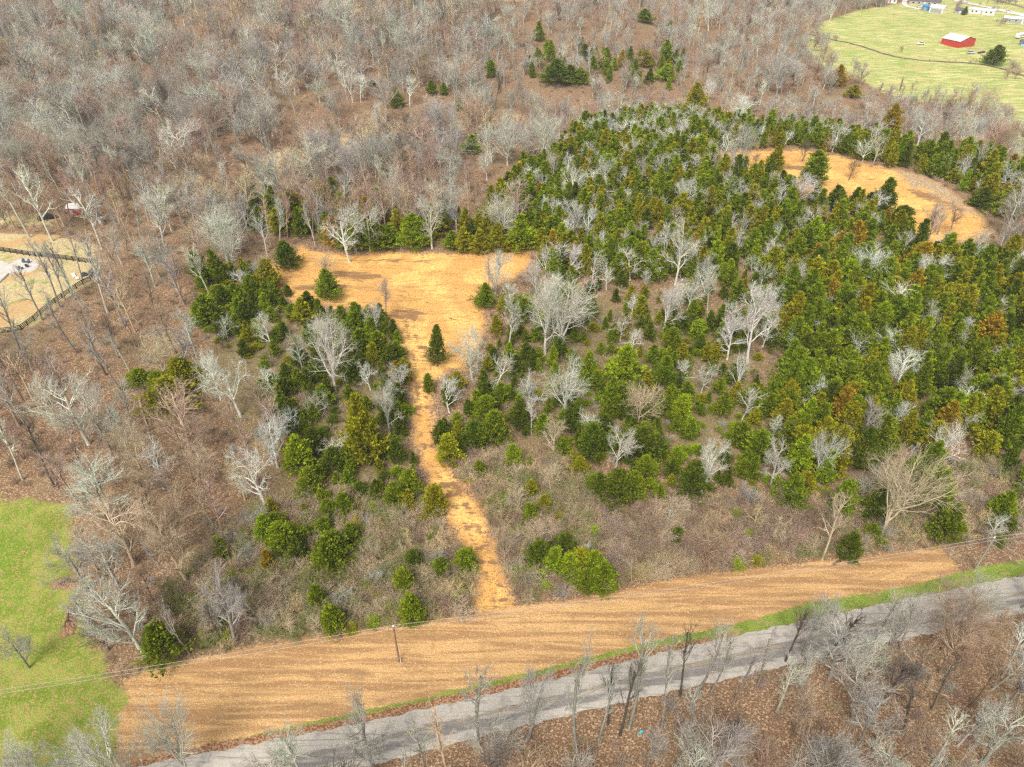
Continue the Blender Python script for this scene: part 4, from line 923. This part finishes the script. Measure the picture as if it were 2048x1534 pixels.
def metal_sheet(name, col):
    m = NT(name); w = m.n('ShaderNodeTexWave'); w.inputs['Scale'].default_value = 1.2; m.l(m.obj(), w.inputs[0])
    m.color(m.mix(m.rng(m.noise(m.obj(), 0.6, 4), 0.3, 0.7), tuple(c*0.85 for c in col), col)); m.b.inputs['Roughness'].default_value = 0.45
    m.bump(w.outputs[1], 0.3, 0.05); return m.m
def brick_material():
    m = NT('red_brick'); b = m.n('ShaderNodeTexBrick'); m.l(m.obj(), b.inputs[0]); b.inputs['Scale'].default_value = 4
    b.inputs[1].default_value = (0.34, 0.10, 0.06, 1); b.inputs[2].default_value = (0.26, 0.075, 0.05, 1); b.inputs[3].default_value = (0.4, 0.33, 0.28, 1)
    m.color(b.outputs[0]); return m.m
MT = dict(red=metal_sheet('red_sheet_metal', (0.52, 0.055, 0.045)), whiteroof=metal_sheet('white_sheet_metal', (0.80, 0.78, 0.74)), white=simple('white_paint', (0.74, 0.73, 0.70)),
 brick=brick_material(), shingle=simple('dark_shingles', (0.12, 0.11, 0.12)), blue=simple('blue_paint', (0.05, 0.22, 0.42)), ltblue=simple('pale_blue_paint', (0.30, 0.46, 0.66)),
 glass=simple('dark_glass', (0.03, 0.035, 0.04), rough=0.15, spec=0.6), grey=simple('weathered_grey', (0.32, 0.32, 0.33)), black=simple('black_board', (0.014, 0.013, 0.013)),
 tyre=simple('tyre_rubber', (0.02, 0.02, 0.02)), silver=simple('silver_paint', (0.55, 0.56, 0.58), rough=0.35, spec=0.5), darkcar=simple('dark_paint', (0.03, 0.035, 0.05), rough=0.3, spec=0.5),
 pole=simple('weathered_pole_wood', (0.24, 0.15, 0.11), 0.3, 2.0), polegrey=simple('grey_green_pole_wood', (0.28, 0.30, 0.25), 0.3, 2.0), ceramic=simple('pale_ceramic', (0.75, 0.74, 0.70), rough=0.3),
 wire=simple('cable_aluminium', (0.46, 0.42, 0.38), rough=0.5), concrete=simple('pale_concrete', (0.54, 0.50, 0.45), 0.10, 0.8), edging=simple('concrete_edging', (0.50, 0.47, 0.44)),
 chairblue=simple('slate_blue_wicker', (0.09, 0.13, 0.17)), chairdark=simple('dark_wicker', (0.04, 0.04, 0.06)), tarp=simple('dark_tarpaulin', (0.035, 0.045, 0.055), 0.4, 4.0, 0.5, 0.3),
 log=simple('bare_log_wood', (0.42, 0.31, 0.22), 0.35, 3.0), rotlog=simple('rotten_log_wood', (0.16, 0.11, 0.085), 0.35, 3.0), teal=simple('turquoise_plastic', (0.10, 0.50, 0.58), rough=0.3), redpaint=simple('red_plank_paint', (0.42, 0.07, 0.04)),
 gravel=simple('pale_gravel', (0.62, 0.59, 0.56), 0.15, 0.9), mud=simple('dark_creek_mud', (0.14, 0.10, 0.07), 0.35, 0.3), ballast=simple('brown_ballast', (0.36, 0.24, 0.19), 0.25, 0.9))
def thing(name, px, py, yaw, label, cat, group=None, w=None):
    p = at(px, py) if w is None else np.array([w[0], w[1], float(hgt(w[0], w[1]))])
    return tag(empty(name, p, math.radians(yaw)), label, cat, group)
def gable(name, px, py, yaw, L, Wd, hw, hr, wall, roof, label, cat, windows=(), doors=(), open_side=None, over=0.35, group=None):
    """Ridge along local x. windows/doors: (side, offset, width, height, sill, material); sides s,n (long), e,w (gable ends)"""
    t = thing(name, px, py, yaw, label, cat, group)
    b = MB(); x, y = L/2, Wd/2
    b.add([(-x, -y, -0.8), (x, -y, -0.8), (x, y, -0.8), (-x, y, -0.8), (-x, -y, hw), (x, -y, hw), (x, y, hw), (-x, y, hw), (-x, 0, hw+hr), (x, 0, hw+hr)],
          [(0, 1, 5, 4), (2, 3, 7, 6), (1, 2, 6, 9, 5), (3, 0, 4, 8, 7)])
    b.make('wall', wall, t)
    r = MB(); k = hr/y; xo = x+over; yo = y+over; zo = hw-k*over; th = 0.14
    for s_ in (-1, 1):
        V = [(-xo, s_*yo, zo+0.02), (xo, s_*yo, zo+0.02), (xo, 0, hw+hr+0.02), (-xo, 0, hw+hr+0.02)]
        V += [(a, b_, c+th) for a, b_, c in V]
        r.add(V, [(0, 1, 2, 3), (4, 5, 6, 7), (0, 1, 5, 4), (1, 2, 6, 5), (2, 3, 7, 6), (3, 0, 4, 7)])
    r.make('roof', roof, t)
    def opening(nm, side, off, w_, h_, z_, mat, fr):
        o = MB(); f_ = MB(); d = 0.04
        for q, e, dd in ((f_, 0.1, 0.03), (o, 0, 0.06)):
            if side in 'sn': s_ = -1 if side == 's' else 1; q.box((off, s_*(y+dd/2), z_+h_/2), (w_+2*e, dd, h_+2*e))
            else: s_ = 1 if side == 'e' else -1; q.box((s_*(x+dd/2), off, z_+h_/2), (dd, w_+2*e, h_+2*e))
        if fr: p_ = f_.make(nm, fr, t); o.make('pane' if nm == 'window' else 'leaf', mat, p_)
        else: o.make(nm, mat, t)
    for w in windows: opening('window', *w, MT['white'])
    for w in doors: opening('door', *w, None)
    return t
def car(px, py, yaw, mat, label, kind='parked_car', style='suv', group='vehicles near the far houses', cat='car'):
    t = thing(kind, px, py, yaw, label, cat, group)
    prof = [(-2.2, 0.35), (2.2, 0.35), (2.25, 0.75), (1.2, 0.98), (-2.2, 1.0)] if style != 'pickup' else [(-2.6, 0.4), (2.5, 0.4), (2.55, 0.9), (1.4, 1.1), (-2.6, 1.1)]
    MB().prism(prof, -0.88, 0.88).make('body', mat, t)
    cab = [(-2.0, 1.0), (1.1, 0.98), (0.4, 1.52), (-1.8, 1.55)] if style == 'suv' else [(-0.5, 1.1), (1.4, 1.1), (0.8, 1.7), (-0.4, 1.72)]
    MB().prism(cab, -0.76, 0.76).make('windows', MT['glass'], t)
    xs = [p_[0] for p_ in cab[2:]]; MB().box((sum(xs)/2, 0, cab[2][1]+0.03), (abs(xs[0]-xs[1])+0.15, 1.5, 0.07)).make('cab_roof', mat, t)
    for sx in (-1.4, 1.4):
        for sy in (-0.82, 0.82): MB().bar((sx, sy-0.11, 0.34), (sx, sy+0.11, 0.34), 0.34, n=12).make('wheel', MT['tyre'], t)
    return t

# ------------------------------------------------------------------ far farmyard
g_ = MT['glass']
t = gable('barn', 1914, 90, -60, 12, 16, 3.9, 1.9, MT['red'], MT['whiteroof'], 'red sheet metal barn with white roof in the pale pasture', 'barn',
      doors=[('e', 3.5, 3.4, 3.0, 0, MT['redpaint'])])
gable('brick_house', 1848, 9, -24, 22, 9, 3.0, 2.4, MT['brick'], MT['shingle'], 'red brick bungalow with dark roof and white windows', 'house',
      windows=[('s', -8, 1.6, 1.2, 1.0, g_), ('s', -4, 1.2, 1.2, 1.0, g_), ('s', 3, 1.2, 1.2, 1.0, g_), ('s', 7, 1.6, 1.2, 1.0, g_), ('e', -2, 1.0, 1.2, 1.0, g_), ('e', 2, 1.0, 1.2, 1.0, g_)], doors=[('s', 0, 1.0, 2.1, 0, MT['white'])])
gable('garage', 1874, 24, -40, 9.5, 9, 3.4, 1.3, MT['white'], MT['whiteroof'], 'white open-fronted garage with white roof before the brick house', 'garage', doors=[('s', 0, 7.6, 2.6, 0.1, MT['grey'])])  # grey panel paints the shade of the open front, no real door
gable('blue_shed', 1851, 20, -40, 4.5, 5, 2.8, 0.9, MT['blue'], MT['blue'], 'deep blue shed against the white garage', 'shed', doors=[('s', 0, 2.0, 2.1, 0, MT['grey'])])
gable('cottage', 1784, 5, -25, 6.5, 6, 2.6, 1.6, MT['white'], MT['ltblue'], 'small cottage with pale blue roof at the pasture corner', 'house', windows=[('s', 1.5, 1.0, 1.0, 1.0, g_)], doors=[('s', -1.5, 0.9, 2.0, 0, MT['redpaint'])])
gable('red_shed', 1771, 4, -25, 4, 4, 2.2, 1.0, MT['redpaint'], MT['shingle'], 'little dark red shed beside the pale blue roofed cottage', 'shed', doors=[('s', 0, 1.2, 1.9, 0, MT['blue'])])
gable('garden_shed', 1917, 26, -35, 5, 4, 2.3, 1.4, MT['grey'], MT['shingle'], 'small grey shed with dark roof next to a dark cone tree', 'shed', windows=[('s', -1.2, 0.9, 0.9, 0.9, g_)], doors=[('s', 1.0, 0.9, 1.9, 0, MT['white'])])
gable('mobile_home', 1962, 27, -29, 17, 5.2, 2.7, 0.7, MT['white'], MT['whiteroof'], 'long white mobile home between the grey shed and the road', 'mobile home',
      windows=[('s', -6, 1.2, 1.0, 1.0, g_), ('s', -3.5, 1.2, 1.0, 1.0, g_), ('s', 3, 1.2, 1.0, 1.0, g_), ('s', 6, 1.2, 1.0, 1.0, g_)], doors=[('s', 0, 1.0, 2.1, 0, MT['grey'])], group='mobile homes by the far road')
gable('mobile_home', 2036, 45, -25, 19, 6, 2.7, 0.9, MT['grey'], MT['whiteroof'], 'grey walled mobile home with pale roof cut by the picture edge', 'mobile home',
      windows=[('s', -6, 1.2, 1.0, 1.0, g_), ('s', -2, 1.2, 1.0, 1.0, g_), ('s', 6, 1.2, 1.0, 1.0, g_)], doors=[('s', 2, 1.0, 2.1, 0, MT['white'])], group='mobile homes by the far road')
gable('dark_shed', 2050, 91, -20, 6, 5, 1.8, 1.6, MT['ltblue'], MT['shingle'], 'dark roofed low shed at the pasture edge below the camper', 'shed', doors=[('s', 0, 1.4, 1.6, 0, MT['grey'])])
def camper(px, py, yaw, label, L=7.5):
    t = thing('camper_trailer', px, py, yaw, label, 'camper')
    MB().prism([(-L/2, 0.6), (L/2-0.8, 0.6), (L/2, 1.3), (L/2-0.3, 2.6), (L/2-1.0, 2.9), (-L/2+0.3, 2.9), (-L/2, 2.6)], -1.2, 1.2).make('body', MT['white'], t)
    for x in (-2.2, 0.6): MB().box((x, -1.22, 1.9), (1.1, 0.04, 0.7)).make('window', MT['glass'], t)
    MB().box((-0.7, -1.22, 1.6), (0.7, 0.04, 1.8)).make('door', MT['grey'], t)
    for sy in (-1.05, 1.05): MB().bar((-0.6, sy-0.1, 0.36), (-0.6, sy+0.1, 0.36), 0.36, n=12).make('wheel', MT['tyre'], t)
    MB().bar((L/2-0.8, 0, 0.6), (L/2+1.0, 0, 0.45), 0.06).bar((L/2+0.9, 0, 0.45), (L/2+0.9, 0, 0), 0.04).make('hitch', MT['tyre'], t)
camper(2040, 76, 28, 'white camper trailer with dark windows at the pasture edge')
camper(2028, 2, -8, 'white trailer in the farthest green field beyond the rail line', 9)
car(1841, 89, 20, MT['white'], 'white pickup truck parked in pasture beside the red barn', 'pickup_truck', 'pickup', None, 'pickup truck')
car(2016, 24, -22, MT['white'], 'white car on the far road')
car(1996, 43, 70, MT['silver'], 'silver car parked by the grey mobile home')
car(1838, 14, -20, MT['white'], 'white car in front of the brick house')
car(1942, 107, -15, MT['silver'], 'silver grey car behind the red barn corner')
t = thing('rowing_boat', 1962, 106, 30, 'dark blue boat lying on grass beside the barn', 'boat')
MB().prism([(-2.4, 0.1), (2.0, 0.1), (3.0, 0.85), (-2.5, 0.75)], -0.85, 0.85).make('hull', MT['darkcar'], t)
MB().box((-1.0, 0, 0.86), (0.4, 1.66, 0.08)).make('bench', MT['grey'], t)
def sheet(name, pts, dz, mat, width=None, kind='structure'):
    """A strip along photograph points, laid on the ground."""
    p = smooth(resample([at(*q)[:2] for q in pts], 60), 6); d = np.gradient(p, axis=0); d = norm(d); n_ = np.stack([-d[:, 1], d[:, 0]], -1)
    return strip_mesh(name, p+n_*width/2, p-n_*width/2, 4, dz, mat, kind, 0.03)
sheet('creek', [(1610, 68), (1660, 78), (1700, 86), (1740, 98), (1755, 104), (1795, 116), (1850, 122), (1900, 124), (1960, 128), (2000, 136), (2040, 150), (2100, 170)], 0.12, MT['mud'], 2.2)
sheet('far_road', [(1880, -14), (1921, 3), (1960, 12), (2000, 20), (2048, 31), (2120, 46)], 0.25, MT['gravel'], 8.0)
sheet('driveway', [(1818, -6), (1808, 3), (1808, 9), (1816, 14), (1840, 19)], 0.22, MT['gravel'], 3.5)
sheet('railway_bed', [(1960, -8), (2000, 3), (2048, 14), (2120, 30)], 0.30, MT['ballast'], 6.0)
def far_plants():
    L_ = []
    def bp(px, py, n, sx, sy, hs, st_, cols, kind='bare_tree'):
        for _ in range(n):
            q = at(px+rnd.uniform(-sx, sx), py+rnd.uniform(-sy, sy)); h = rnd.uniform(*hs)
            L_.append(dict(kind=kind, p=q, h=h, w=h*rnd.uniform(0.7, 1.2), style=st_, col=rnd.choice(cols)))
    bp(1913, 18, 3, 5, 5, (6, 9), 'fan', ['brown', 'pink']); bp(1985, 27, 3, 6, 3, (5, 8), 'fan', ['brown', 'grey'])
    bp(2005, 50, 4, 7, 4, (4, 6), 'fan', ['brown', 'tan']); bp(2030, 150, 8, 25, 10, (4, 7), 'fan', ['brown', 'grey', 'pink'])
    bp(1960, 127, 8, 28, 2, (2, 4), 'fan', ['brown', 'pink']); bp(1804, 104, 2, 3, 1, (3, 4), 'fan', ['pink', 'brown'])
    bp(1660, 80, 5, 14, 2, (3, 4), 'fan', ['pink', 'brown']); bp(1900, 124, 4, 60, 2, (1.5, 2.5), 'fan', ['brown']); bp(1640, 110, 10, 14, 40, (7, 11), 'oak', ['grey', 'brown']); bp(2000, 8, 12, 50, 4, (3, 5), 'fan', ['dark', 'brown'])
    bp(1700, 12, 26, 70, 9, (6, 11), 'oak', ['grey', 'brown', 'grey']); bp(1795, 2, 3, 6, 3, (5, 8), 'fan', ['brown'])
    bp(1935, 10, 3, 20, 6, (6, 8), 'upright', ['brown', 'grey'])
    return L_
for j, it in enumerate(far_plants()):
    it['px'], it['py'] = proj(*(it['p']+np.array([0, 0, it['h']/2])))
    it.update(hand=True, lab=None, size=0); items.append(it)
    rb_.append(it)
stuff('distant_woods', rb_, LB, BARKS)

# ------------------------------------------------------------------ utility poles, cables
def top_z(p, ty): return CAMZ - p[1]*math.tan(PITCH+math.atan((ty-767)/F))
P1 = at(798.5, 1323); P2 = at(1949, 1140)
d12 = P2-P1; P0 = P1-d12; P0[2] = hgt(P0[0], P0[1]); P3 = P2+d12; P3[2] = hgt(P3[0], P3[1])
H1 = top_z(P1, 1253)-P1[2]; H2 = top_z(P2, 1076)-P2[2]
def pole(p, H, mat, label, guys=()):
    t = tag(empty('utility_pole', p), label, 'utility pole', 'utility poles along the mown strip')
    MB().bar((0, 0, -0.5), (0, 0, H), 0.17, 0.12, 10).make('pole', mat, t)
    MB().bar((0, 0, H), (0, 0, H+0.12), 0.05).bar((0, 0, H+0.10), (0, 0, H+0.34), 0.15, 0.08, 10).make('top_insulator', MT['ceramic'], t)
    MB().bar((0, 0.12, H-1.15), (0, 0.32, H-1.15), 0.05).bar((0, 0.3, H-1.2), (0, 0.3, H-1.05), 0.09, n=8).make('side_insulator', MT['ceramic'], t)
    for (gx_, gy_, gz_, hh) in guys:
        MB().bar((0, 0, H-hh), (gx_, gy_, gz_), 0.03).make('guy_wire', MT['wire'], t)
    return t
t = pole(P1, H1, MT['pole'], 'brown wooden utility pole in the mown strip with brush at its foot')
MB().box((0.30, -0.25, 0.7), (0.10, 0.06, 1.4)).make('marker_post', MT['white'], t)
A1 = at(2046, 1131)-P2; A2 = at(2110, 1150)-P2
pole(P2, H2, MT['polegrey'], 'grey green utility pole with guy wires at the end of the strip', [(A1[0], A1[1], A1[2], 1.4), (A2[0], A2[1], A2[2], 0.4)])
for dz, side, nm in ((0.30, 0.0, 'upper power cable strung over the edge of the mown strip'), (-1.08, 0.3, 'lower power cable strung beneath the upper one')):
    pts = []
    tops = [P0+[0, side, H1+dz], P1+[0, side, H1+dz], P2+[0, side, H2+dz], P3+[0, side, H2+dz]]
    for a, b in zip(tops[:-1], tops[1:]):
        for k in range(24):
            u = k/24; q = a*(1-u)+b*u; q = q.copy(); q[2] -= 4*1.1*u*(1-u); pts.append(q)
    pts.append(tops[-1]); pts = np.array(pts)[None]
    v, q = tubes(pts, np.full(pts.shape[:2], 0.024), 5)
    o = bpy.data.objects.new('power_cable', np_mesh('power_cable', v, q, [MT['wire']], True)); C.objects.link(o); tag(o, nm, 'power line', 'power cables between the poles')
# ------------------------------------------------------------------ fenced yard
def fence(posts, label, H=1.45):
    P_ = at_many([p[0] for p in posts], [p[1] for p in posts]); o = P_[0].copy()
    t = tag(empty('board_fence', o), label, 'fence', 'black board fences round the yard')
    for p in P_:
        q = p-o; MB().box((q[0], q[1], q[2]+H/2-0.1), (0.16, 0.16, H+0.2)).make('post', MT['black'], t)
    for k in range(4):
        b = MB()
        for a, c in zip(P_[:-1], P_[1:]):
            d = norm((c-a)[:2]); n_ = np.array([-d[1], d[0]])*0.10; z = 0.28+k*0.36
            V = []
            for s_ in (0, 1):
                for q in (a, c): V += [(q[0]-o[0]+n_[0]*(1+s_*0.4), q[1]-o[1]+n_[1]*(1+s_*0.4), q[2]-o[2]+z), (q[0]-o[0]+n_[0]*(1+s_*0.4), q[1]-o[1]+n_[1]*(1+s_*0.4), q[2]-o[2]+z+0.20)]
            b.add(V, [(0, 2, 3, 1), (4, 5, 7, 6), (1, 3, 7, 5), (0, 4, 6, 2)])
        b.make('rail', MT['black'], t)
fence([(-40, 498), (-28, 500), (-15, 501.5), (-3, 503), (10, 504.5), (22, 506.5), (34.5, 508.3), (47, 510.2), (59.5, 512), (72, 513.4), (84, 514.8), (96, 516), (108, 517.4), (121, 519), (134, 520.8), (147, 522.4), (159, 524), (171, 525.6), (183, 526.8), (194, 528)], 'black board fence along the upper side of the yard')
fence([(194, 528), (199, 540), (197, 552), (183, 562), (166.5, 569), (153.5, 577.5), (140, 587), (125.5, 596.5), (111.5, 606.5), (96.5, 618), (82, 629.5), (69.5, 641), (56, 651), (44, 660), (25, 664), (0, 667), (-30, 668)], 'black board fence slanting between yard and leafy woods')
def slab(name, outline, dz, th, mat, kind='structure'):
    P_ = at_many([p[0] for p in outline], [p[1] for p in outline]); n = len(P_); z = P_[:, 2].max()+dz
    V = [(p[0], p[1], z) for p in P_]+[(p[0], p[1], z-th-1) for p in P_]
    return tag(mesh_obj(name, V, [tuple(range(n))]+[(k, n+k, n+(k+1) % n, (k+1) % n) for k in range(n)], mat), kind=kind)
def ring(cx, cy, rx, ry, a0, a1, n): return [(cx+rx*math.cos(math.radians(a0+(a1-a0)*k/n)), cy+ry*math.sin(math.radians(a0+(a1-a0)*k/n))) for k in range(n+1)]
out = [(-60, 516), (-10, 522), (12, 527), (20, 530)]+ring(50, 532, 26, 12.5, -120, 100, 16)+[(30, 547), (18, 548), (10, 556), (0, 564), (-25, 572), (-60, 574)]
slab('patio', out, 0.10, 0.2, MT['concrete'])
zc_ = float(at_many([p[0] for p in out], [p[1] for p in out])[:, 2].max())+0.10
slab('patio_edging', [(p[0]+(p[0]-20)*0.04, p[1]+(p[1]-540)*0.09) for p in out], 0.04, 0.2, MT['edging'])
def on_patio(px, py):
    p = at(px, py); d = ray(px, py); t = (CAMZ-zc_)/-d[2]; return np.array([d[0]*t, d[1]*t, zc_])
def chair_at(px, py, yaw, mat, label):
    t = tag(empty('patio_chair', on_patio(px, py), math.radians(yaw)), label, 'chair', 'chairs on the patio')
    MB().box((0, 0, 0.36), (0.74, 0.74, 0.16)).make('seat', mat, t)
    MB().box((0, 0.38, 0.75), (0.74, 0.14, 0.75), 0, 0.92).make('backrest', mat, t)
    for s_ in (-1, 1):
        MB().box((s_*0.38, 0, 0.58), (0.12, 0.7, 0.08)).make('armrest', mat, t)
        for q in (-0.3, 0.3): MB().box((s_*0.33, q, 0.14), (0.07, 0.07, 0.28)).make('leg', mat, t)
chair_at(48, 525, 20, MT['chairblue'], 'slate blue patio chair, the farther one on the outer side')
chair_at(57, 526, -20, MT['chairblue'], 'slate blue patio chair nearest the rounded patio end')
chair_at(43, 538, 160, MT['chairdark'], 'dark patio chair at the lower patio edge')
chair_at(55, 534, 200, MT['chairdark'], 'dark patio chair between the blue pair and the lower edge one')
t = thing('covered_heap', 185, 549, 10, 'dark tarp covered heap in the fence corner of the yard', 'tarp heap')
def lump(sx, sy, sz, seed, n=14, m=7, c=(0, 0, 0), rough=0.16):
    g = np.random.default_rng(seed); V = []; Ff_ = []
    for i in range(m+1):
        th = math.pi/2*i/m
        for k in range(n):
            ph = 2*math.pi*k/n; r = 1+g.normal(0, rough); V.append((c[0]+sx*r*math.cos(ph)*math.cos(th), c[1]+sy*r*math.sin(ph)*math.cos(th), c[2]+sz*math.sin(th)*(1+g.normal(0, rough*0.5))-0.1*(i == 0)))
    for i in range(m):
        for k in range(n): a = i*n+k; b_ = i*n+(k+1) % n; Ff_.append((a, b_, b_+n, a+n))
    return V, Ff_
MB().add(*lump(1.6, 1.3, 1.6, 3, c=(0.6, 0, 0))).add(*lump(0.9, 0.9, 1.0, 4, c=(-1.9, -0.3, 0))).make('tarp', MT['tarp'], t)
for k in range(5): pass
b = MB()
for k in range(4): a = k*0.5-0.4; b.bar((a, -1.6, 0.05), (a+0.2, 0, 1.75), 0.035).bar((a+0.2, 0, 1.75), (a+0.3, 1.5, 0.1), 0.035)
b.make('pole_frame', MT['grey'], t)
for k, (a, b_, lb) in enumerate(((148, 552, 'white panel leaning by the yard fence, longer one'), (155, 558, 'short white panel by the yard fence next to a longer one'))):
    t = thing('white_panel', a, b_, -50+k*4, lb, 'panel', 'white panels by the yard fence'); MB().box((0, 0, 0.35), (2.4-k*0.9, 0.7, 0.12)).make('board', MT['white'], t)
    MB().box((0.5, 0, 0.14), (0.1, 0.6, 0.28)).box((-0.5, 0, 0.14), (0.1, 0.6, 0.28)).make('trestle', MT['grey'], t)
gable('woodland_shed', 155, 425, -6, 4.2, 3.4, 2.2, 0.7, MT['redpaint'], MT['whiteroof'], 'small red shed with white roof among the trunks above the yard', 'shed', doors=[('s', -0.7, 1.0, 1.8, 0, MT['grey'])])
t = thing('storage_tank', 203, 445, 0, 'white storage tank among trunks beside a tall forked tree', 'tank')
MB().bar((0, 0, 0), (0, 0, 1.7), 0.8, n=18).bar((0, 0, 1.7), (0, 0, 1.95), 0.8, 0.3, 18).make('tank', MT['white'], t); MB().bar((0, 0, 1.95), (0, 0, 2.05), 0.25, n=12).make('cap', MT['grey'], t)
car(95, 438, 30, MT['darkcar'], 'black utility vehicle parked under the trees above the yard', 'utility_vehicle', 'pickup', None, 'vehicle')
t = thing('plastic_drum', 1281, 1466, 40, 'small turquoise drum lying in the leaves below the road', 'drum')
MB().bar((-0.28, 0, 0.22), (0.28, 0, 0.22), 0.22, n=14).make('drum', MT['teal'], t); MB().bar((0.28, 0, 0.22), (0.33, 0, 0.22), 0.16, n=12).make('lid', MT['glass'], t)
# ------------------------------------------------------------------ logs, piles
def log(a, b, r, mat, label):
    A, B = at(*a), at(*b); o = (A+B)/2
    g = np.random.default_rng(int(a[0])); K = 8; P_ = np.array([A*(1-k/7)+B*k/7 for k in range(K)]); P_[:, 2] = hgt(P_[:, 0], P_[:, 1])+r*0.8; P_[1:-1] += g.normal(0, r*0.4, (K-2, 3)); P_ -= o
    v, q = tubes(P_[None], np.linspace(r, r*0.55, K)[None], 8)
    t = tag(empty('fallen_log', o), label, 'log', 'fallen logs on the forest floor')
    me = np_mesh('trunk', v, q, [mat], True); tt = bpy.data.objects.new('trunk', me); C.objects.link(tt); tt.parent = t
    bb = MB()
    for k in (3, 5, 6): e = g.normal(0, 0.8, 3); e[2] = abs(e[2])+0.3; bb.bar(P_[k], P_[k]+e, r*0.3, r*0.1)
    bb.make('branch_stubs', mat, t)
log((279, 800), (302, 880), 0.32, MT['log'], 'pale brown fallen log lying uphill below the lone left cedar clump')
log((140, 880), (158, 902), 0.28, MT['log'], 'short pale log on leaves in the left woods')
log((180, 896), (240, 898), 0.20, MT['rotlog'], 'dark level log beneath the big grey leaning tree')
log((1775, 1335), (1850, 1400), 0.26, MT['rotlog'], 'long dark log slanting through the woods below the road')
log((1850, 1375), (1905, 1398), 0.22, MT['log'], 'pale broken log next to a long dark log')
log((100, 940), (118, 978), 0.20, MT['rotlog'], 'dark log standing out on leaves above the lawn')
log((1665, 1130), (1690, 1120), 0.22, MT['rotlog'], 'dead log at the brush edge of the mown strip')
log((245, 640), (262, 668), 0.22, MT['log'], 'pale log on leaf litter right of the yard fence')
def pile(outline, hgt_, label):
    P_ = at_many([60+p[0]/9.025 for p in outline], [1130+p[1]/9.025 for p in outline]); c = P_.mean(0)
    t = tag(empty('leaf_pile', c), label, 'leaf pile', 'leaf piles on the lawn'); n = 48
    g = np.random.default_rng(9); per = resample(np.vstack([P_, P_[:1]]), n+1)[:n]; V = []; Fq = []; m = 9
    for i in range(m):
        u = 1-i/(m-1)
        for k in range(n):
            q = c+(per[k]-c)*(u if i == 0 else u*(1+g.normal(0, 0.03))); z = hgt_*(1-u**2.2)*(1+g.normal(0, 0.22)); V.append((q[0]-c[0], q[1]-c[1], float(hgt(q[0], q[1]))-c[2]+z-(0.05 if i == 0 else 0)))
    for i in range(m-1):
        for k in range(n): a = i*n+k; b_ = i*n+(k+1) % n; Fq.append((a, b_, b_+n, a+n))
    mesh_obj('leaves', V, Fq, LEAFPILE, t)
    S0 = np.array([[V[j][0], V[j][1], V[j][2]] for j in g.integers(n, n*(m-1), 90)]); D_ = norm(g.normal(0, 1, (90, 3))*np.array([1, 1, 0.25]))
    a, r_ = polylines(S0, D_, g.uniform(0.5, 1.4, 90), np.full(90, 0.022), np.full(90, 0.01), 3, 0.2, 0.05, g)
    v, q = tubes(a, r_, 3); o = bpy.data.objects.new('twigs', gmesh('twigs', (v, q), BARK)); C.objects.link(o); o.parent = t; o.color = (0.30, 0.22, 0.18, 1)
def leafpile_mat():
    m = NT('dead_leaves'); p = m.obj(); v = m.sep(m.vor(p, 5, 'Color'))
    m.color(m.mix(m.rng(m.noise(p, 1.3, 4), 0.4, 0.6), m.mix(v[0], (0.12, 0.075, 0.055), (0.34, 0.22, 0.17)), m.mix(v[1], (0.24, 0.13, 0.06), (0.48, 0.27, 0.13)))); m.bump(m.noise(p, 4, 3), 0.8, 0.2); return m.m
LEAFPILE = leafpile_mat()
pile([(290, 390), (430, 290), (560, 240), (860, 280), (960, 330), (820, 450), (720, 470), (480, 420)], 0.45, 'flat brown leaf pile, the upper one on the green lawn')
pile([(720, 680), (850, 670), (870, 870), (850, 1150), (780, 1260), (590, 1330), (510, 1280), (650, 1000), (650, 900)], 0.5, 'long brown leaf pile, the lower one on the lawn')

# ------------------------------------------------------------------ the air
hm = bpy.data.materials.new('pale_air'); hm.use_nodes = True; ht = hm.node_tree; ht.nodes.clear()
hv = ht.nodes.new('ShaderNodeVolumePrincipled'); hv.inputs['Color'].default_value = (0.86, 0.90, 0.95, 1); hv.inputs['Density'].default_value = 0.00013; hv.inputs['Anisotropy'].default_value = 0.0
ho = ht.nodes.new('ShaderNodeOutputMaterial'); ht.links.new(hv.outputs[0], ho.inputs['Volume'])
hz = MB().box((0, 1100, 55), (3200, 2800, 122)).make('haze', hm); tag(hz, kind='stuff')
